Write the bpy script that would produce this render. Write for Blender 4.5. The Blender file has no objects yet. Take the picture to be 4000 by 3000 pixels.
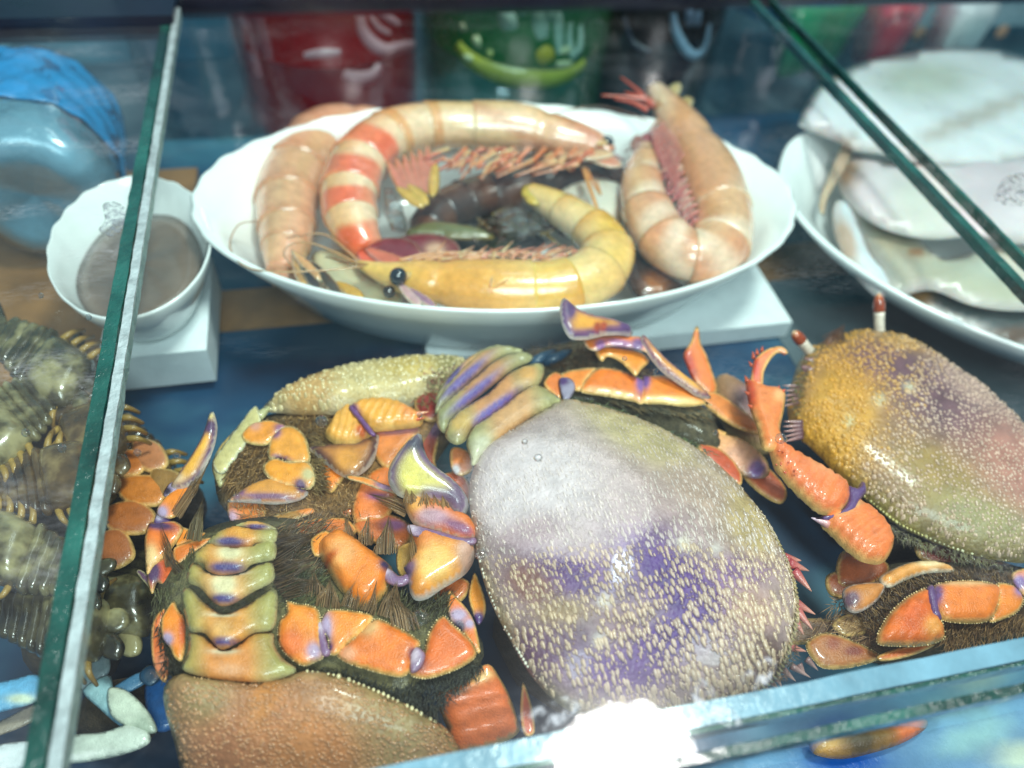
import bpy, math, random
import numpy as np
from mathutils import Vector, Matrix, kdtree
from mathutils.geometry import delaunay_2d_cdt

random.seed(7)
rng = np.random.default_rng(7)
scene = bpy.context.scene
COL = scene.collection
U = 0.0073                      # metres per working unit (one unit is 7.3 mm)
HC = 22.0                       # camera height above the glass top, in units
FPX = 3000.0                    # focal length in pixels of the 4000 px wide photograph

# ---------------------------------------------------------------- camera
_dy = np.array([-973.0, -3534.0, FPX]); _dy /= np.linalg.norm(_dy)
_dx = np.array([15621.0, -1754.0, FPX]); _dx -= _dy * _dx.dot(_dy); _dx /= np.linalg.norm(_dx)
_dz = np.cross(_dx, _dy)
ROT = np.array([_dx, _dy, _dz])
cam_d = bpy.data.cameras.new('camera')
cam_d.sensor_width = 36.0
cam_d.lens = 36.0 * FPX / 4000.0
cam_d.clip_start = 0.01
cam_d.clip_end = 50.0
cam_d.dof.use_dof = True
cam_d.dof.focus_distance = 29.0 * U
cam_d.dof.aperture_fstop = 6.5
cam = bpy.data.objects.new('camera', cam_d)
COL.objects.link(cam)
cx_, cy_, cz_ = ROT[:, 0], -ROT[:, 1], -ROT[:, 2]
cam.matrix_world = Matrix(((cx_[0], cy_[0], cz_[0], 0), (cx_[1], cy_[1], cz_[1], 0),
                           (cx_[2], cy_[2], cz_[2], HC * U), (0, 0, 0, 1)))
scene.camera = cam

# ---------------------------------------------------------------- light
w = bpy.data.worlds.new('World'); scene.world = w; w.use_nodes = True
bg = w.node_tree.nodes['Background']
bg.inputs['Color'].default_value = (0.62, 0.74, 0.85, 1)
bg.inputs['Strength'].default_value = 0.43

def area(name, loc, size, power, color, target=(6, 14, -3), shape='DISK', size_y=None):
    d = bpy.data.lights.new(name, 'AREA'); d.shape = shape
    d.size = size * U
    if size_y: d.size_y = size_y * U
    d.energy = power; d.color = color
    o = bpy.data.objects.new(name, d); COL.objects.link(o)
    o.location = Vector(loc) * U
    o.rotation_euler = (Vector(target) - Vector(loc)).to_track_quat('-Z', 'Y').to_euler()
    return o
area('bulb_lamp', (31.5, 24.5, 100), 21, 5.4, (1.0, 0.98, 0.95))
area('tube_lamp', (34, 76, 104), 38, 0.5, (0.96, 0.97, 1.0), shape='ELLIPSE', size_y=22)
area('fill_lamp', (5, -42, 88), 50, 5.6, (0.93, 0.97, 1.0), target=(8, 58, -5))  # unseen soft fill added behind the camera to brighten bottles and dark gaps

vs = scene.view_settings
vs.view_transform = 'Standard'; vs.look = 'None'; vs.gamma = 1.0; vs.exposure = 0.1
vs.use_curve_mapping = False
scene.cycles.max_bounces = 12
scene.cycles.transparent_max_bounces = 24
scene.cycles.caustics_reflective = False
scene.cycles.caustics_refractive = False
scene.cycles.sample_clamp_indirect = 6.0

# ---------------------------------------------------------------- helpers
ZOFF = 0.0                      # height offset for a whole group of things
def P(px, py, z):
    """pixel of the photograph -> point (units) at height z"""
    px = np.asarray(px, float); py = np.asarray(py, float); z = np.asarray(z, float) + ZOFF
    v = np.stack([px - 2000, py - 1500, np.full(px.shape, FPX)], -1) @ ROT.T
    t = (z - HC) / v[..., 2]
    r = v * t[..., None]
    r[..., 2] += HC
    return r

def Py(px, py, y):
    v = ROT @ np.array([px - 2000, py - 1500, FPX])
    return np.array([0, 0, HC]) + v * (y / v[1])

def upx(p):
    """units per photo pixel at point p"""
    d = np.array(p) - np.array([0, 0, HC])
    return float(d @ ROT[:, 2]) / FPX

def lin(c):
    out = []
    for v in c:
        v = v / 255.0
        out.append(v / 12.92 if v <= 0.04045 else ((v + 0.055) / 1.055) ** 2.4)
    return np.array(out)

def thing(name, label, cat, loc, group=None):
    o = bpy.data.objects.new(name, None); COL.objects.link(o)
    o.empty_display_size = 0.01
    o.location = Vector([float(v) for v in loc]) * U
    o['label'] = label; o['category'] = cat
    if group: o['group'] = group
    return o

def tag(o, label=None, cat=None, group=None, kind=None):
    if label: o['label'] = label
    if cat: o['category'] = cat
    if group: o['group'] = group
    if kind: o['kind'] = kind
    return o

def mesh(name, verts, faces, mat, parent=None, cols=None, smooth=True, mats=None, fmat=None, origin=None):
    """verts in units, world space; linked under parent (an Empty or a part)"""
    verts = np.asarray(verts, float).reshape(-1, 3)
    off = np.zeros(3)
    if parent is not None:
        q = parent
        while q is not None:
            off += np.array(q.location) / U; q = q.parent
    o_loc = np.zeros(3)
    if parent is None:
        o_loc = np.array([verts[:, 0].mean(), verts[:, 1].mean(), verts[:, 2].min()])
        off = o_loc
    me = bpy.data.meshes.new(name)
    me.from_pydata(((verts - off) * U).tolist(), [], [list(map(int, f)) for f in faces])
    if mats:
        for m in mats: me.materials.append(m)
        if fmat is not None: me.polygons.foreach_set('material_index', list(fmat))
    else:
        me.materials.append(mat)
    if cols is not None:
        a = me.color_attributes.new('Col', 'FLOAT_COLOR', 'POINT')
        c = np.ones((len(verts), 4)); c[:, :3] = np.clip(cols, 0, 1)
        a.data.foreach_set('color', c.ravel())
    if smooth:
        me.polygons.foreach_set('use_smooth', [True] * len(me.polygons))
    me.update()
    o = bpy.data.objects.new(name, me); COL.objects.link(o)
    if parent is not None: o.parent = parent
    else: o.location = Vector(o_loc) * U
    return o

class MB:
    """collects pieces of one mesh"""
    def __init__(s): s.v = []; s.f = []; s.c = []; s.n = 0
    def add(s, v, f, c=None):
        v = np.asarray(v, float).reshape(-1, 3)
        s.v.append(v); s.f += [[i + s.n for i in q] for q in f]
        if c is not None:
            c = np.asarray(c, float)
            s.c.append(np.tile(c, (len(v), 1)) if c.ndim == 1 else c)
        s.n += len(v)
    def build(s, name, mat, parent=None, smooth=True):
        if not s.v: return None
        return mesh(name, np.concatenate(s.v), s.f, mat, parent,
                    np.concatenate(s.c) if s.c else None, smooth)

def box(mb, lo, hi, c=None):
    x0, y0, z0 = lo; x1, y1, z1 = hi
    v = [(x0, y0, z0), (x1, y0, z0), (x1, y1, z0), (x0, y1, z0), (x0, y0, z1), (x1, y0, z1), (x1, y1, z1), (x0, y1, z1)]
    mb.add(v, [(0, 3, 2, 1), (4, 5, 6, 7), (0, 1, 5, 4), (1, 2, 6, 5), (2, 3, 7, 6), (3, 0, 4, 7)], c)

def catmull(pts, m, closed=True):
    pts = np.asarray(pts, float); n = len(pts)
    out = []
    segs = n if closed else n - 1
    for i in range(segs):
        if closed: p0, p1, p2, p3 = pts[i - 1], pts[i], pts[(i + 1) % n], pts[(i + 2) % n]
        else: p0, p1, p2, p3 = pts[max(i - 1, 0)], pts[i], pts[i + 1], pts[min(i + 2, n - 1)]
        for k in range(m):
            t = k / m
            out.append(0.5 * ((2 * p1) + (-p0 + p2) * t + (2 * p0 - 5 * p1 + 4 * p2 - p3) * t * t + (-p0 + 3 * p1 - 3 * p2 + p3) * t ** 3))
    if not closed: out.append(pts[-1])
    return np.array(out)

def resample(poly, step, closed=True):
    q = np.vstack([poly, poly[:1]]) if closed else poly
    s = np.r_[0, np.cumsum(np.linalg.norm(np.diff(q, axis=0), axis=1))]
    n = max(int(s[-1] / step), 8)
    t = np.linspace(0, s[-1], n + 1)
    if closed: t = t[:-1]
    return np.stack([np.interp(t, s, q[:, k]) for k in range(q.shape[1])], 1)

def seg_dist(pts, poly):
    a = poly; b = np.roll(poly, -1, 0); ab = b - a
    out = np.empty(len(pts))
    for i0 in range(0, len(pts), 400):
        p = pts[i0:i0 + 400, None, :]
        t = np.clip(((p - a) * ab).sum(-1) / np.maximum((ab * ab).sum(-1), 1e-9), 0, 1)
        out[i0:i0 + 400] = np.sqrt(((p - a - ab * t[..., None]) ** 2).sum(-1)).min(1)
    return out

def inside(pts, poly):
    x, y = pts[:, 0], pts[:, 1]
    r = np.zeros(len(pts), bool); n = len(poly)
    for i in range(n):
        x0, y0 = poly[i]; x1, y1 = poly[i - 1]
        if y0 == y1: continue
        c = ((y0 > y) != (y1 > y)) & (x < (x1 - x0) * (y - y0) / (y1 - y0) + x0)
        r ^= c
    return r

def zfun(spec):
    if np.isscalar(spec): return lambda x, y: np.full(np.shape(x), float(spec))
    a = np.array(spec, float)
    def f(x, y):
        x = np.asarray(x, float); y = np.asarray(y, float)
        if len(a) == 2:   # straight ramp
            d = a[1, :2] - a[0, :2]
            t = np.clip(((x - a[0, 0]) * d[0] + (y - a[0, 1]) * d[1]) / (d @ d), -0.3, 1.3)
            return a[0, 2] + t * (a[1, 2] - a[0, 2])
        w_ = 1.0 / (((x[..., None] - a[:, 0]) ** 2 + (y[..., None] - a[:, 1]) ** 2) + 400.0) ** 1.0
        return (w_ * a[:, 2]).sum(-1) / w_.sum(-1)
    return f

def paint(px, d, base, bands=None, spots=None):
    """pigment of a shell: base colour, margin bands by distance from the edge, then spots"""
    c = np.tile(lin(base), (len(px), 1))
    if bands:
        for w0, w1, col in bands:          # full colour up to w0, fades out by w1
            k = np.clip((w1 - d) / max(w1 - w0, 1e-3), 0, 1)[:, None]
            c = c * (1 - k) + lin(col) * k
    if spots:
        for s in spots:
            sx, sy, r, col = s[:4]; ry = s[4] if len(s) > 4 else r; an = s[5] if len(s) > 5 else 0
            a = math.radians(an); dx = px[:, 0] - sx; dy = px[:, 1] - sy
            u = dx * math.cos(a) + dy * math.sin(a); v = -dx * math.sin(a) + dy * math.cos(a)
            q = (u / r) ** 2 + (v / ry) ** 2
            k = np.clip(1.6 * np.exp(-q * 1.4), 0, 1)[:, None]
            c = c * (1 - k) + lin(col) * k
    return c

def puff(name, outline, z, parent, mat, base=(225, 130, 60), bands=None, spots=None, h=None, hb=None, flat=1.0,
         beads=0, beadcol=None, step=None, sm=True, ridge=None, ret=False, dz=0.0, grow=9.0):
    """solid shell plate: traced outline at real height z, swollen above and below its edge"""
    poly = catmull(outline, 6) if sm else np.asarray(outline, float)
    if grow:
        c_ = poly.mean(0); v_ = poly - c_; poly = c_ + v_ * (1 + grow / max(np.linalg.norm(v_, axis=1).mean(), 1))
    area_ = abs(0.5 * np.sum(poly[:, 0] * np.roll(poly[:, 1], -1) - poly[:, 1] * np.roll(poly[:, 0], -1)))
    g = step or max(7.0, math.sqrt(area_) / 15.0)
    poly = resample(poly, g)
    lo = poly.min(0); hi = poly.max(0)
    gx, gy = np.meshgrid(np.arange(lo[0], hi[0], g), np.arange(lo[1], hi[1], g * 0.87))
    gx = gx + (np.arange(gx.shape[0]) % 2)[:, None] * g * 0.5
    pts = np.stack([gx.ravel(), gy.ravel()], 1)
    pts = pts[inside(pts, poly)]
    if len(pts): pts = pts[seg_dist(pts, poly) > g * 0.55]
    n = len(poly)
    allp = np.vstack([poly, pts]) if len(pts) else poly
    res = delaunay_2d_cdt([Vector(p) for p in allp], [(i, (i + 1) % n) for i in range(n)], [], 1, 1e-4)
    pv = np.array([tuple(v) for v in res[0]]); faces = [tuple(f) for f in res[2]]
    d = seg_dist(pv, poly); bnd = d < 0.2
    dmax = max(d.max() * flat, 1.0)
    zf = zfun(z)
    zz = zf(pv[:, 0], pv[:, 1])
    c0 = P(pv[:, 0].mean(), pv[:, 1].mean(), zz.mean()); k = upx(c0)
    if h is None: h = 0.27 * d.max() * k
    if hb is None: hb = 0.8 * h
    t = np.clip(d / dmax, 0, 1)
    prof = np.sqrt(np.clip(1 - (1 - t) ** 2, 0, 1))
    nb = [[] for _ in pv]
    for f in faces:
        for i in range(3): nb[f[i]].append(f[i - 1]); nb[f[i - 1]].append(f[i])
    for _ in range(2):
        p2 = prof.copy()
        for i in range(len(pv)):
            if not bnd[i] and nb[i]: p2[i] = 0.5 * prof[i] + 0.5 * np.mean(prof[nb[i]])
        prof = p2
    rz = 0
    if ridge:     # growth wrinkles: (angle deg, wavelength px, amplitude units)
        a = math.radians(ridge[0])
        rz = ridge[2] * np.sin((pv[:, 0] * math.cos(a) + pv[:, 1] * math.sin(a)) * 2 * math.pi / ridge[1] + np.sin(pv[:, 1] / 23.0)) * np.clip(t * 2, 0, 1)
    top = P(pv[:, 0], pv[:, 1], zz); top[:, 2] += h * prof + rz + dz
    bot = P(pv[:, 0], pv[:, 1], zz); bot[:, 2] -= hb * prof - dz
    cols = paint(pv, d, base, bands, spots)
    nv = len(pv)
    mp = np.arange(nv) + nv
    mp[bnd] = np.where(bnd)[0]
    keep = ~bnd
    newi = np.full(nv, -1); newi[keep] = nv + np.arange(keep.sum())
    mp = np.where(bnd, np.arange(nv), newi)
    V = np.vstack([top, bot[keep]]); Cc = np.vstack([cols, cols[keep]])
    # CDT winding: make top faces point up
    F = []
    for f in faces:
        a, b, c = (top[i] for i in f)
        up = np.cross(b - a, c - a)[2]
        ff = f if up > 0 else f[::-1]
        F.append(list(ff)); F.append([int(mp[i]) for i in ff[::-1]])
    mb = MB(); mb.add(V, F, Cc)
    if beads:
        bp = resample(poly, beads * 1.35)
        zb = zf(bp[:, 0], bp[:, 1]); bw = P(bp[:, 0], bp[:, 1], zb)
        r = beads * 0.5 * k
        bc = lin(beadcol or (235, 205, 150))
        for q in bw:
            s_ = r * random.uniform(0.35, 1.1)
            if random.random() < 0.12: continue
            mb.add(OCT * s_ + q + np.array([0, 0, r * 0.4]), OCTF, bc * random.uniform(0.85, 1.1))
    o = mb.build(name, mat, parent)
    if ret:
        kd = kdtree.KDTree(nv)
        for i in range(nv): kd.insert((pv[i, 0], pv[i, 1], 0), i)
        kd.balance()
        up_ = h * prof
        def sf(x, y):
            """edge height and swell of the shell under a pixel"""
            s = 0; s2 = 0; ws = 0
            for co, i, dd in kd.find_n((x, y, 0), 4):
                w_ = 1 / (dd * dd + 4); s += w_ * zz[i]; s2 += w_ * up_[i]; ws += w_
            return s / ws, s2 / ws
        return o, sf, poly, (lambda x, y: paint(np.array([[x, y]], float), seg_dist(np.array([[x, y]], float), poly), base, bands, spots)[0])
    return o

def _ico():
    v = []; f = []
    for i in range(3):
        a = [math.radians(-50), 0.25, math.radians(55)][i]
        for j in range(6):
            b = (j + 0.5 * (i % 2)) * math.pi / 3
            v.append((math.cos(a) * math.cos(b), math.cos(a) * math.sin(b), math.sin(a)))
    v.append((0, 0, 1.0)); v.append((0, 0, -1.0))
    for i in range(2):
        for j in range(6): f.append((i * 6 + j, i * 6 + (j + 1) % 6, (i + 1) * 6 + (j + 1) % 6, (i + 1) * 6 + j))
    for j in range(6): f.append((12 + j, 12 + (j + 1) % 6, 18)); f.append(((j + 1) % 6, j, 19))
    return np.array(v), f
OCT, OCTF = _ico()

def sphere(mb, c, r, col=None, nu=16, nv=10, stretch=(1, 1, 1)):
    v = []; f = []
    for i in range(nv + 1):
        a = math.pi * i / nv
        for j in range(nu):
            b = 2 * math.pi * j / nu
            v.append((c[0] + r * stretch[0] * math.sin(a) * math.cos(b), c[1] + r * stretch[1] * math.sin(a) * math.sin(b), c[2] + r * stretch[2] * math.cos(a)))
    for i in range(nv):
        for j in range(nu): f.append((i * nu + j, (i + 1) * nu + j, (i + 1) * nu + (j + 1) % nu, i * nu + (j + 1) % nu))
    mb.add(v, f, col)

def frames(pts):
    pts = np.asarray(pts, float)
    T = np.gradient(pts, axis=0); T /= np.maximum(np.linalg.norm(T, axis=1), 1e-9)[:, None]
    up = np.array([0, 0, 1.0])
    S = np.cross(T, up); ln = np.linalg.norm(S, axis=1)
    S[ln < 1e-3] = np.array([1, 0, 0]); S /= np.linalg.norm(S, axis=1)[:, None]
    N = np.cross(S, T)
    return T, S, N

def tube(mb, pts, rad, cols, nu=10, flatn=1.0, cap=True):
    """loft of elliptic rings (radius rad sideways, rad*flatn upward)"""
    pts = np.asarray(pts, float); n = len(pts); rad = np.broadcast_to(np.asarray(rad, float), (n,))
    T, S, N = frames(pts)
    v = []; c = []
    cols = np.asarray(cols, float)
    for i in range(n):
        for j in range(nu):
            a = 2 * math.pi * j / nu
            v.append(pts[i] + rad[i] * (math.cos(a) * S[i] + flatn * math.sin(a) * N[i]))
            c.append(cols if cols.ndim == 1 else (cols[i] if cols.ndim == 2 else cols[i, j]))
    f = []
    for i in range(n - 1):
        for j in range(nu): f.append((i * nu + j, i * nu + (j + 1) % nu, (i + 1) * nu + (j + 1) % nu, (i + 1) * nu + j))
    if cap: f.append(list(range(nu))[::-1]); f.append([(n - 1) * nu + j for j in range(nu)])
    mb.add(v, f, np.array(c))

def hair(name, parent, mat, poly, z, ang, length, n, col, spread=25, width=4.0, lift=0.25, col2=None, curve=0.25):
    """bristles rooted in the traced patch, each a tapering three-sided blade"""
    poly = np.asarray(poly, float); lo = poly.min(0); hi = poly.max(0)
    zf = zfun(z); mb = MB(); got = 0; tries = 0
    while got < n and tries < n * 30:
        tries += 1
        p = lo + rng.random(2) * (hi - lo)
        if not inside(p[None], poly)[0]: continue
        got += 1
        a = math.radians(ang(p[0], p[1]) if callable(ang) else ang) + math.radians(rng.normal(0, spread))
        L = length * rng.uniform(0.5, 1.15)
        cv = rng.normal(0, curve)
        q0 = p; q1 = p + 0.55 * L * np.array([math.cos(a), math.sin(a)]); q2 = q1 + 0.5 * L * np.array([math.cos(a + cv), math.sin(a + cv)])
        nrm = np.array([-math.sin(a), math.cos(a)]) * width * 0.5 * rng.uniform(0.6, 1.3)
        z0 = float(zf(p[0], p[1])); up = lift * rng.uniform(0.2, 1.3)
        w0 = upx(P(p[0], p[1], z0)) * width * 0.5
        v = [P(*(q0 + nrm), z0), P(*(q0 - nrm), z0), P(*q0, z0 + w0),
             P(*(q1 + nrm * 0.7), z0 + up), P(*(q1 - nrm * 0.7), z0 + up), P(*q1, z0 + up + w0), P(*q2, z0 + up * 0.8)]
        k = rng.uniform(0.6, 1.3)
        c = lin(col) if col2 is None or rng.random() < 0.6 else lin(col2)
        mb.add(v, [(0, 3, 5, 2), (2, 5, 4, 1), (1, 4, 3, 0), (3, 6, 5), (5, 6, 4), (4, 6, 3)], c * k * 1.7)
    o = mb.build(name, mat, parent)
    if o: o['kind'] = 'stuff'
    return o

def tuft(name, parent, mat, base, tip, width, z0, z1, col, n=26):
    """wet hair clumped to a point"""
    mb = MB(); b = np.array(base, float); t = np.array(tip, float)
    ax = t - b; L = np.linalg.norm(ax); ax /= L; nr = np.array([-ax[1], ax[0]])
    n = int(n * 1.5); bend = rng.normal(0, 0.16) * L
    for i in range(n):
        u = (i / (n - 1) - 0.5) * width + rng.normal(0, width * 0.05)
        e = 1 - 0.5 * abs(2 * u / width) ** 1.5 * rng.uniform(0.5, 1.3)
        q0 = b + nr * u - ax * rng.uniform(0, 8); q2 = b + ax * L * e + nr * (u * 0.3 * rng.uniform(0.2, 1.6) + bend)
        q1 = 0.5 * (q0 + q2) + nr * (u * 0.3 - bend * 0.25)
        wd = width / n * 0.95; zz = rng.uniform(-0.08, 0.08)
        zm = (z0 + z1) / 2
        w0 = wd * upx(P(b[0], b[1], z0))
        v = [P(*(q0 + nr * wd), z0 + zz), P(*(q0 - nr * wd), z0 + zz), P(*q0, z0 + zz + w0),
             P(*(q1 + nr * wd * .8), zm + zz), P(*(q1 - nr * wd * .8), zm + zz), P(*q1, zm + zz + w0), P(*q2, z1 + zz)]
        mb.add(v, [(0, 3, 5, 2), (2, 5, 4, 1), (1, 4, 3, 0), (3, 6, 5), (5, 6, 4), (4, 6, 3)], lin(col) * rng.uniform(0.7, 2.0))
    o = mb.build(name, mat, parent); o['kind'] = 'stuff'
    return o

def rough_px(outline, amp, n=1):
    return outline

# ---------------------------------------------------------------- materials
def new_mat(name):
    m = bpy.data.materials.new(name); m.use_nodes = True
    nt = m.node_tree; nt.nodes.clear()
    out = nt.nodes.new('ShaderNodeOutputMaterial')
    return m, nt, out

def N(nt, kind, **kw):
    n = nt.nodes.new(kind)
    for k, v in kw.items():
        if k in n.inputs: n.inputs[k].default_value = v
        else: setattr(n, k, v)
    return n

def shell_mat(name, rough=0.28, coat=0.4, bump=0.25, bscale=900, var=0.22, vscale=160, sss=0.0, solid=None, metallic=0, spec=0.5, bdist=0.0004, vor=0, vamt=0.5):
    m, nt, out = new_mat(name)
    b = N(nt, 'ShaderNodeBsdfPrincipled', Roughness=rough)
    b.inputs['Coat Weight'].default_value = coat; b.inputs['Coat Roughness'].default_value = 0.12
    b.inputs['Specular IOR Level'].default_value = spec
    tc = N(nt, 'ShaderNodeTexCoord')
    if solid is None:
        src = N(nt, 'ShaderNodeVertexColor', layer_name='Col').outputs['Color']
    else:
        rgb = N(nt, 'ShaderNodeRGB'); rgb.outputs[0].default_value = (*lin(solid), 1); src = rgb.outputs[0]
    n1 = N(nt, 'ShaderNodeTexNoise', Scale=vscale, Detail=5.0, Roughness=0.6)
    nt.links.new(tc.outputs['Object'], n1.inputs['Vector'])
    mr = N(nt, 'ShaderNodeMapRange'); mr.inputs['From Min'].default_value = 0.3; mr.inputs['From Max'].default_value = 0.7
    mr.inputs['To Min'].default_value = 1 - var; mr.inputs['To Max'].default_value = 1 + var
    nt.links.new(n1.outputs['Fac'], mr.inputs['Value'])
    mx = N(nt, 'ShaderNodeVectorMath', operation='SCALE')
    nt.links.new(src, mx.inputs[0]); nt.links.new(mr.outputs[0], mx.inputs['Scale'])
    nt.links.new(mx.outputs[0], b.inputs['Base Color'])
    if sss:
        b.inputs['Subsurface Weight'].default_value = sss
        b.inputs['Subsurface Radius'].default_value = (1.0, 0.5, 0.3)
        b.inputs['Subsurface Scale'].default_value = 0.004
    if bump:
        n2 = N(nt, 'ShaderNodeTexNoise', Scale=bscale, Detail=4.0, Roughness=0.65)
        nt.links.new(tc.outputs['Object'], n2.inputs['Vector'])
        bp = N(nt, 'ShaderNodeBump', Strength=bump, Distance=bdist)
        if vor:
            vo = N(nt, 'ShaderNodeTexVoronoi', Scale=vor); nt.links.new(tc.outputs['Object'], vo.inputs['Vector'])
            ad = N(nt, 'ShaderNodeMath', operation='MULTIPLY_ADD'); ad.inputs[1].default_value = -vamt
            nt.links.new(vo.outputs['Distance'], ad.inputs[0]); nt.links.new(n2.outputs['Fac'], ad.inputs[2])
            nt.links.new(ad.outputs[0], bp.inputs['Height'])
        else: nt.links.new(n2.outputs['Fac'], bp.inputs['Height'])
        nt.links.new(bp.outputs['Normal'], b.inputs['Normal'])
        r2 = N(nt, 'ShaderNodeMapRange'); r2.inputs['To Min'].default_value = max(rough - 0.12, 0.04); r2.inputs['To Max'].default_value = rough + 0.16
        nt.links.new(n1.outputs['Fac'], r2.inputs['Value']); nt.links.new(r2.outputs[0], b.inputs['Roughness'])
    nt.links.new(b.outputs[0], out.inputs['Surface'])
    return m

def pane_mat(name, tint=(0.93, 0.985, 0.97), dirt=0.35, seed=0.0, frost=0.0):
    """thin clear glass: Fresnel reflection over tinted see-through, with smears of dried water"""
    m, nt, out = new_mat(name)
    tr = N(nt, 'ShaderNodeBsdfTransparent'); tr.inputs['Color'].default_value = (*tint, 1)
    gl = N(nt, 'ShaderNodeBsdfGlossy', Roughness=0.012); gl.inputs['Color'].default_value = (1, 1, 1, 1)
    gr = N(nt, 'ShaderNodeBsdfGlossy', Roughness=0.27); gr.inputs['Color'].default_value = (1, 1, 1, 1)
    gm = N(nt, 'ShaderNodeMixShader'); gm.inputs[0].default_value = 0.09
    g3 = N(nt, 'ShaderNodeBsdfGlossy', Roughness=0.11); g3.inputs['Color'].default_value = (1, 1, 1, 1)
    g4 = N(nt, 'ShaderNodeMixShader'); g4.inputs[0].default_value = 0.24
    wv = N(nt, 'ShaderNodeTexNoise', Scale=70.0, Detail=3.0); wb = N(nt, 'ShaderNodeBump', Strength=0.10, Distance=0.0006)
    tw = N(nt, 'ShaderNodeTexCoord'); nt.links.new(tw.outputs['Object'], wv.inputs['Vector']); nt.links.new(wv.outputs['Fac'], wb.inputs['Height'])
    nt.links.new(wb.outputs[0], gl.inputs['Normal'])
    nt.links.new(gl.outputs[0], g4.inputs[1]); nt.links.new(g3.outputs[0], g4.inputs[2]); nt.links.new(g4.outputs[0], gm.inputs[1]); nt.links.new(gr.outputs[0], gm.inputs[2])
    fr = N(nt, 'ShaderNodeFresnel', IOR=1.5)
    geo = N(nt, 'ShaderNodeNewGeometry'); tc = N(nt, 'ShaderNodeTexCoord')
    inv = N(nt, 'ShaderNodeMath', operation='SUBTRACT'); inv.inputs[0].default_value = 1.0
    nt.links.new(geo.outputs['Backfacing'], inv.inputs[1])
    mul = N(nt, 'ShaderNodeMath', operation='MULTIPLY'); nt.links.new(fr.outputs[0], mul.inputs[0]); nt.links.new(inv.outputs[0], mul.inputs[1])
    mix = N(nt, 'ShaderNodeMixShader'); nt.links.new(mul.outputs[0], mix.inputs[0])
    nt.links.new(tr.outputs[0], mix.inputs[1]); nt.links.new(gm.outputs[0], mix.inputs[2])
    # smears
    mp = N(nt, 'ShaderNodeMapping'); mp.inputs['Location'].default_value = (seed, seed * 0.7, 0); mp.inputs['Scale'].default_value = (1.0, 2.6, 1.0)
    mp.inputs['Rotation'].default_value = (0, 0, 0.5)
    nt.links.new(tc.outputs['Object'], mp.inputs['Vector'])
    a = N(nt, 'ShaderNodeTexNoise', Scale=16.0, Detail=3.0); nt.links.new(mp.outputs[0], a.inputs['Vector'])
    b = N(nt, 'ShaderNodeTexNoise', Scale=420.0, Detail=6.0, Roughness=0.8); nt.links.new(mp.outputs[0], b.inputs['Vector'])
    ra = N(nt, 'ShaderNodeMapRange'); ra.inputs['From Min'].default_value = 0.5; ra.inputs['From Max'].default_value = 0.78
    nt.links.new(a.outputs['Fac'], ra.inputs['Value'])
    rb = N(nt, 'ShaderNodeMapRange'); rb.inputs['From Min'].default_value = 0.42; rb.inputs['From Max'].default_value = 0.75
    nt.links.new(b.outputs['Fac'], rb.inputs['Value'])
    dm = N(nt, 'ShaderNodeMath', operation='MULTIPLY'); nt.links.new(ra.outputs[0], dm.inputs[0]); nt.links.new(rb.outputs[0], dm.inputs[1])
    ds = N(nt, 'ShaderNodeMath', operation='MULTIPLY_ADD', use_clamp=True); nt.links.new(dm.outputs[0], ds.inputs[0]); ds.inputs[1].default_value = dirt; ds.inputs[2].default_value = frost
    top = N(nt, 'ShaderNodeMath', operation='MULTIPLY'); nt.links.new(ds.outputs[0], top.inputs[0]); nt.links.new(inv.outputs[0], top.inputs[1])
    df = N(nt, 'ShaderNodeBsdfDiffuse'); df.inputs['Color'].default_value = (0.62, 0.66, 0.68, 1)
    mix2 = N(nt, 'ShaderNodeMixShader'); nt.links.new(top.outputs[0], mix2.inputs[0])
    nt.links.new(mix.outputs[0], mix2.inputs[1]); nt.links.new(df.outputs[0], mix2.inputs[2])
    nt.links.new(mix2.outputs[0], out.inputs['Surface'])
    return m

def film_mat(name, tint, gloss=0.08, bump=0.6, scale=60):
    """thin see-through plastic"""
    m, nt, out = new_mat(name)
    tr = N(nt, 'ShaderNodeBsdfTransparent'); tr.inputs['Color'].default_value = (*tint, 1)
    gl = N(nt, 'ShaderNodeBsdfGlossy', Roughness=gloss)
    lw = N(nt, 'ShaderNodeLayerWeight', Blend=0.28)
    tc = N(nt, 'ShaderNodeTexCoord')
    n = N(nt, 'ShaderNodeTexNoise', Scale=scale, Detail=3.0); nt.links.new(tc.outputs['Object'], n.inputs['Vector'])
    bp = N(nt, 'ShaderNodeBump', Strength=bump, Distance=0.004); nt.links.new(n.outputs['Fac'], bp.inputs['Height'])
    nt.links.new(bp.outputs[0], gl.inputs['Normal']); nt.links.new(bp.outputs[0], lw.inputs['Normal'])
    mix = N(nt, 'ShaderNodeMixShader'); nt.links.new(lw.outputs['Facing'], mix.inputs[0])
    nt.links.new(tr.outputs[0], mix.inputs[1]); nt.links.new(gl.outputs[0], mix.inputs[2])
    nt.links.new(mix.outputs[0], out.inputs['Surface'])
    return m

def glass_mat(name):
    m, nt, out = new_mat(name)
    b = N(nt, 'ShaderNodeBsdfPrincipled', Roughness=0.02, IOR=1.33); b.inputs['Transmission Weight'].default_value = 1.0
    nt.links.new(b.outputs[0], out.inputs['Surface'])
    return m

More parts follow.
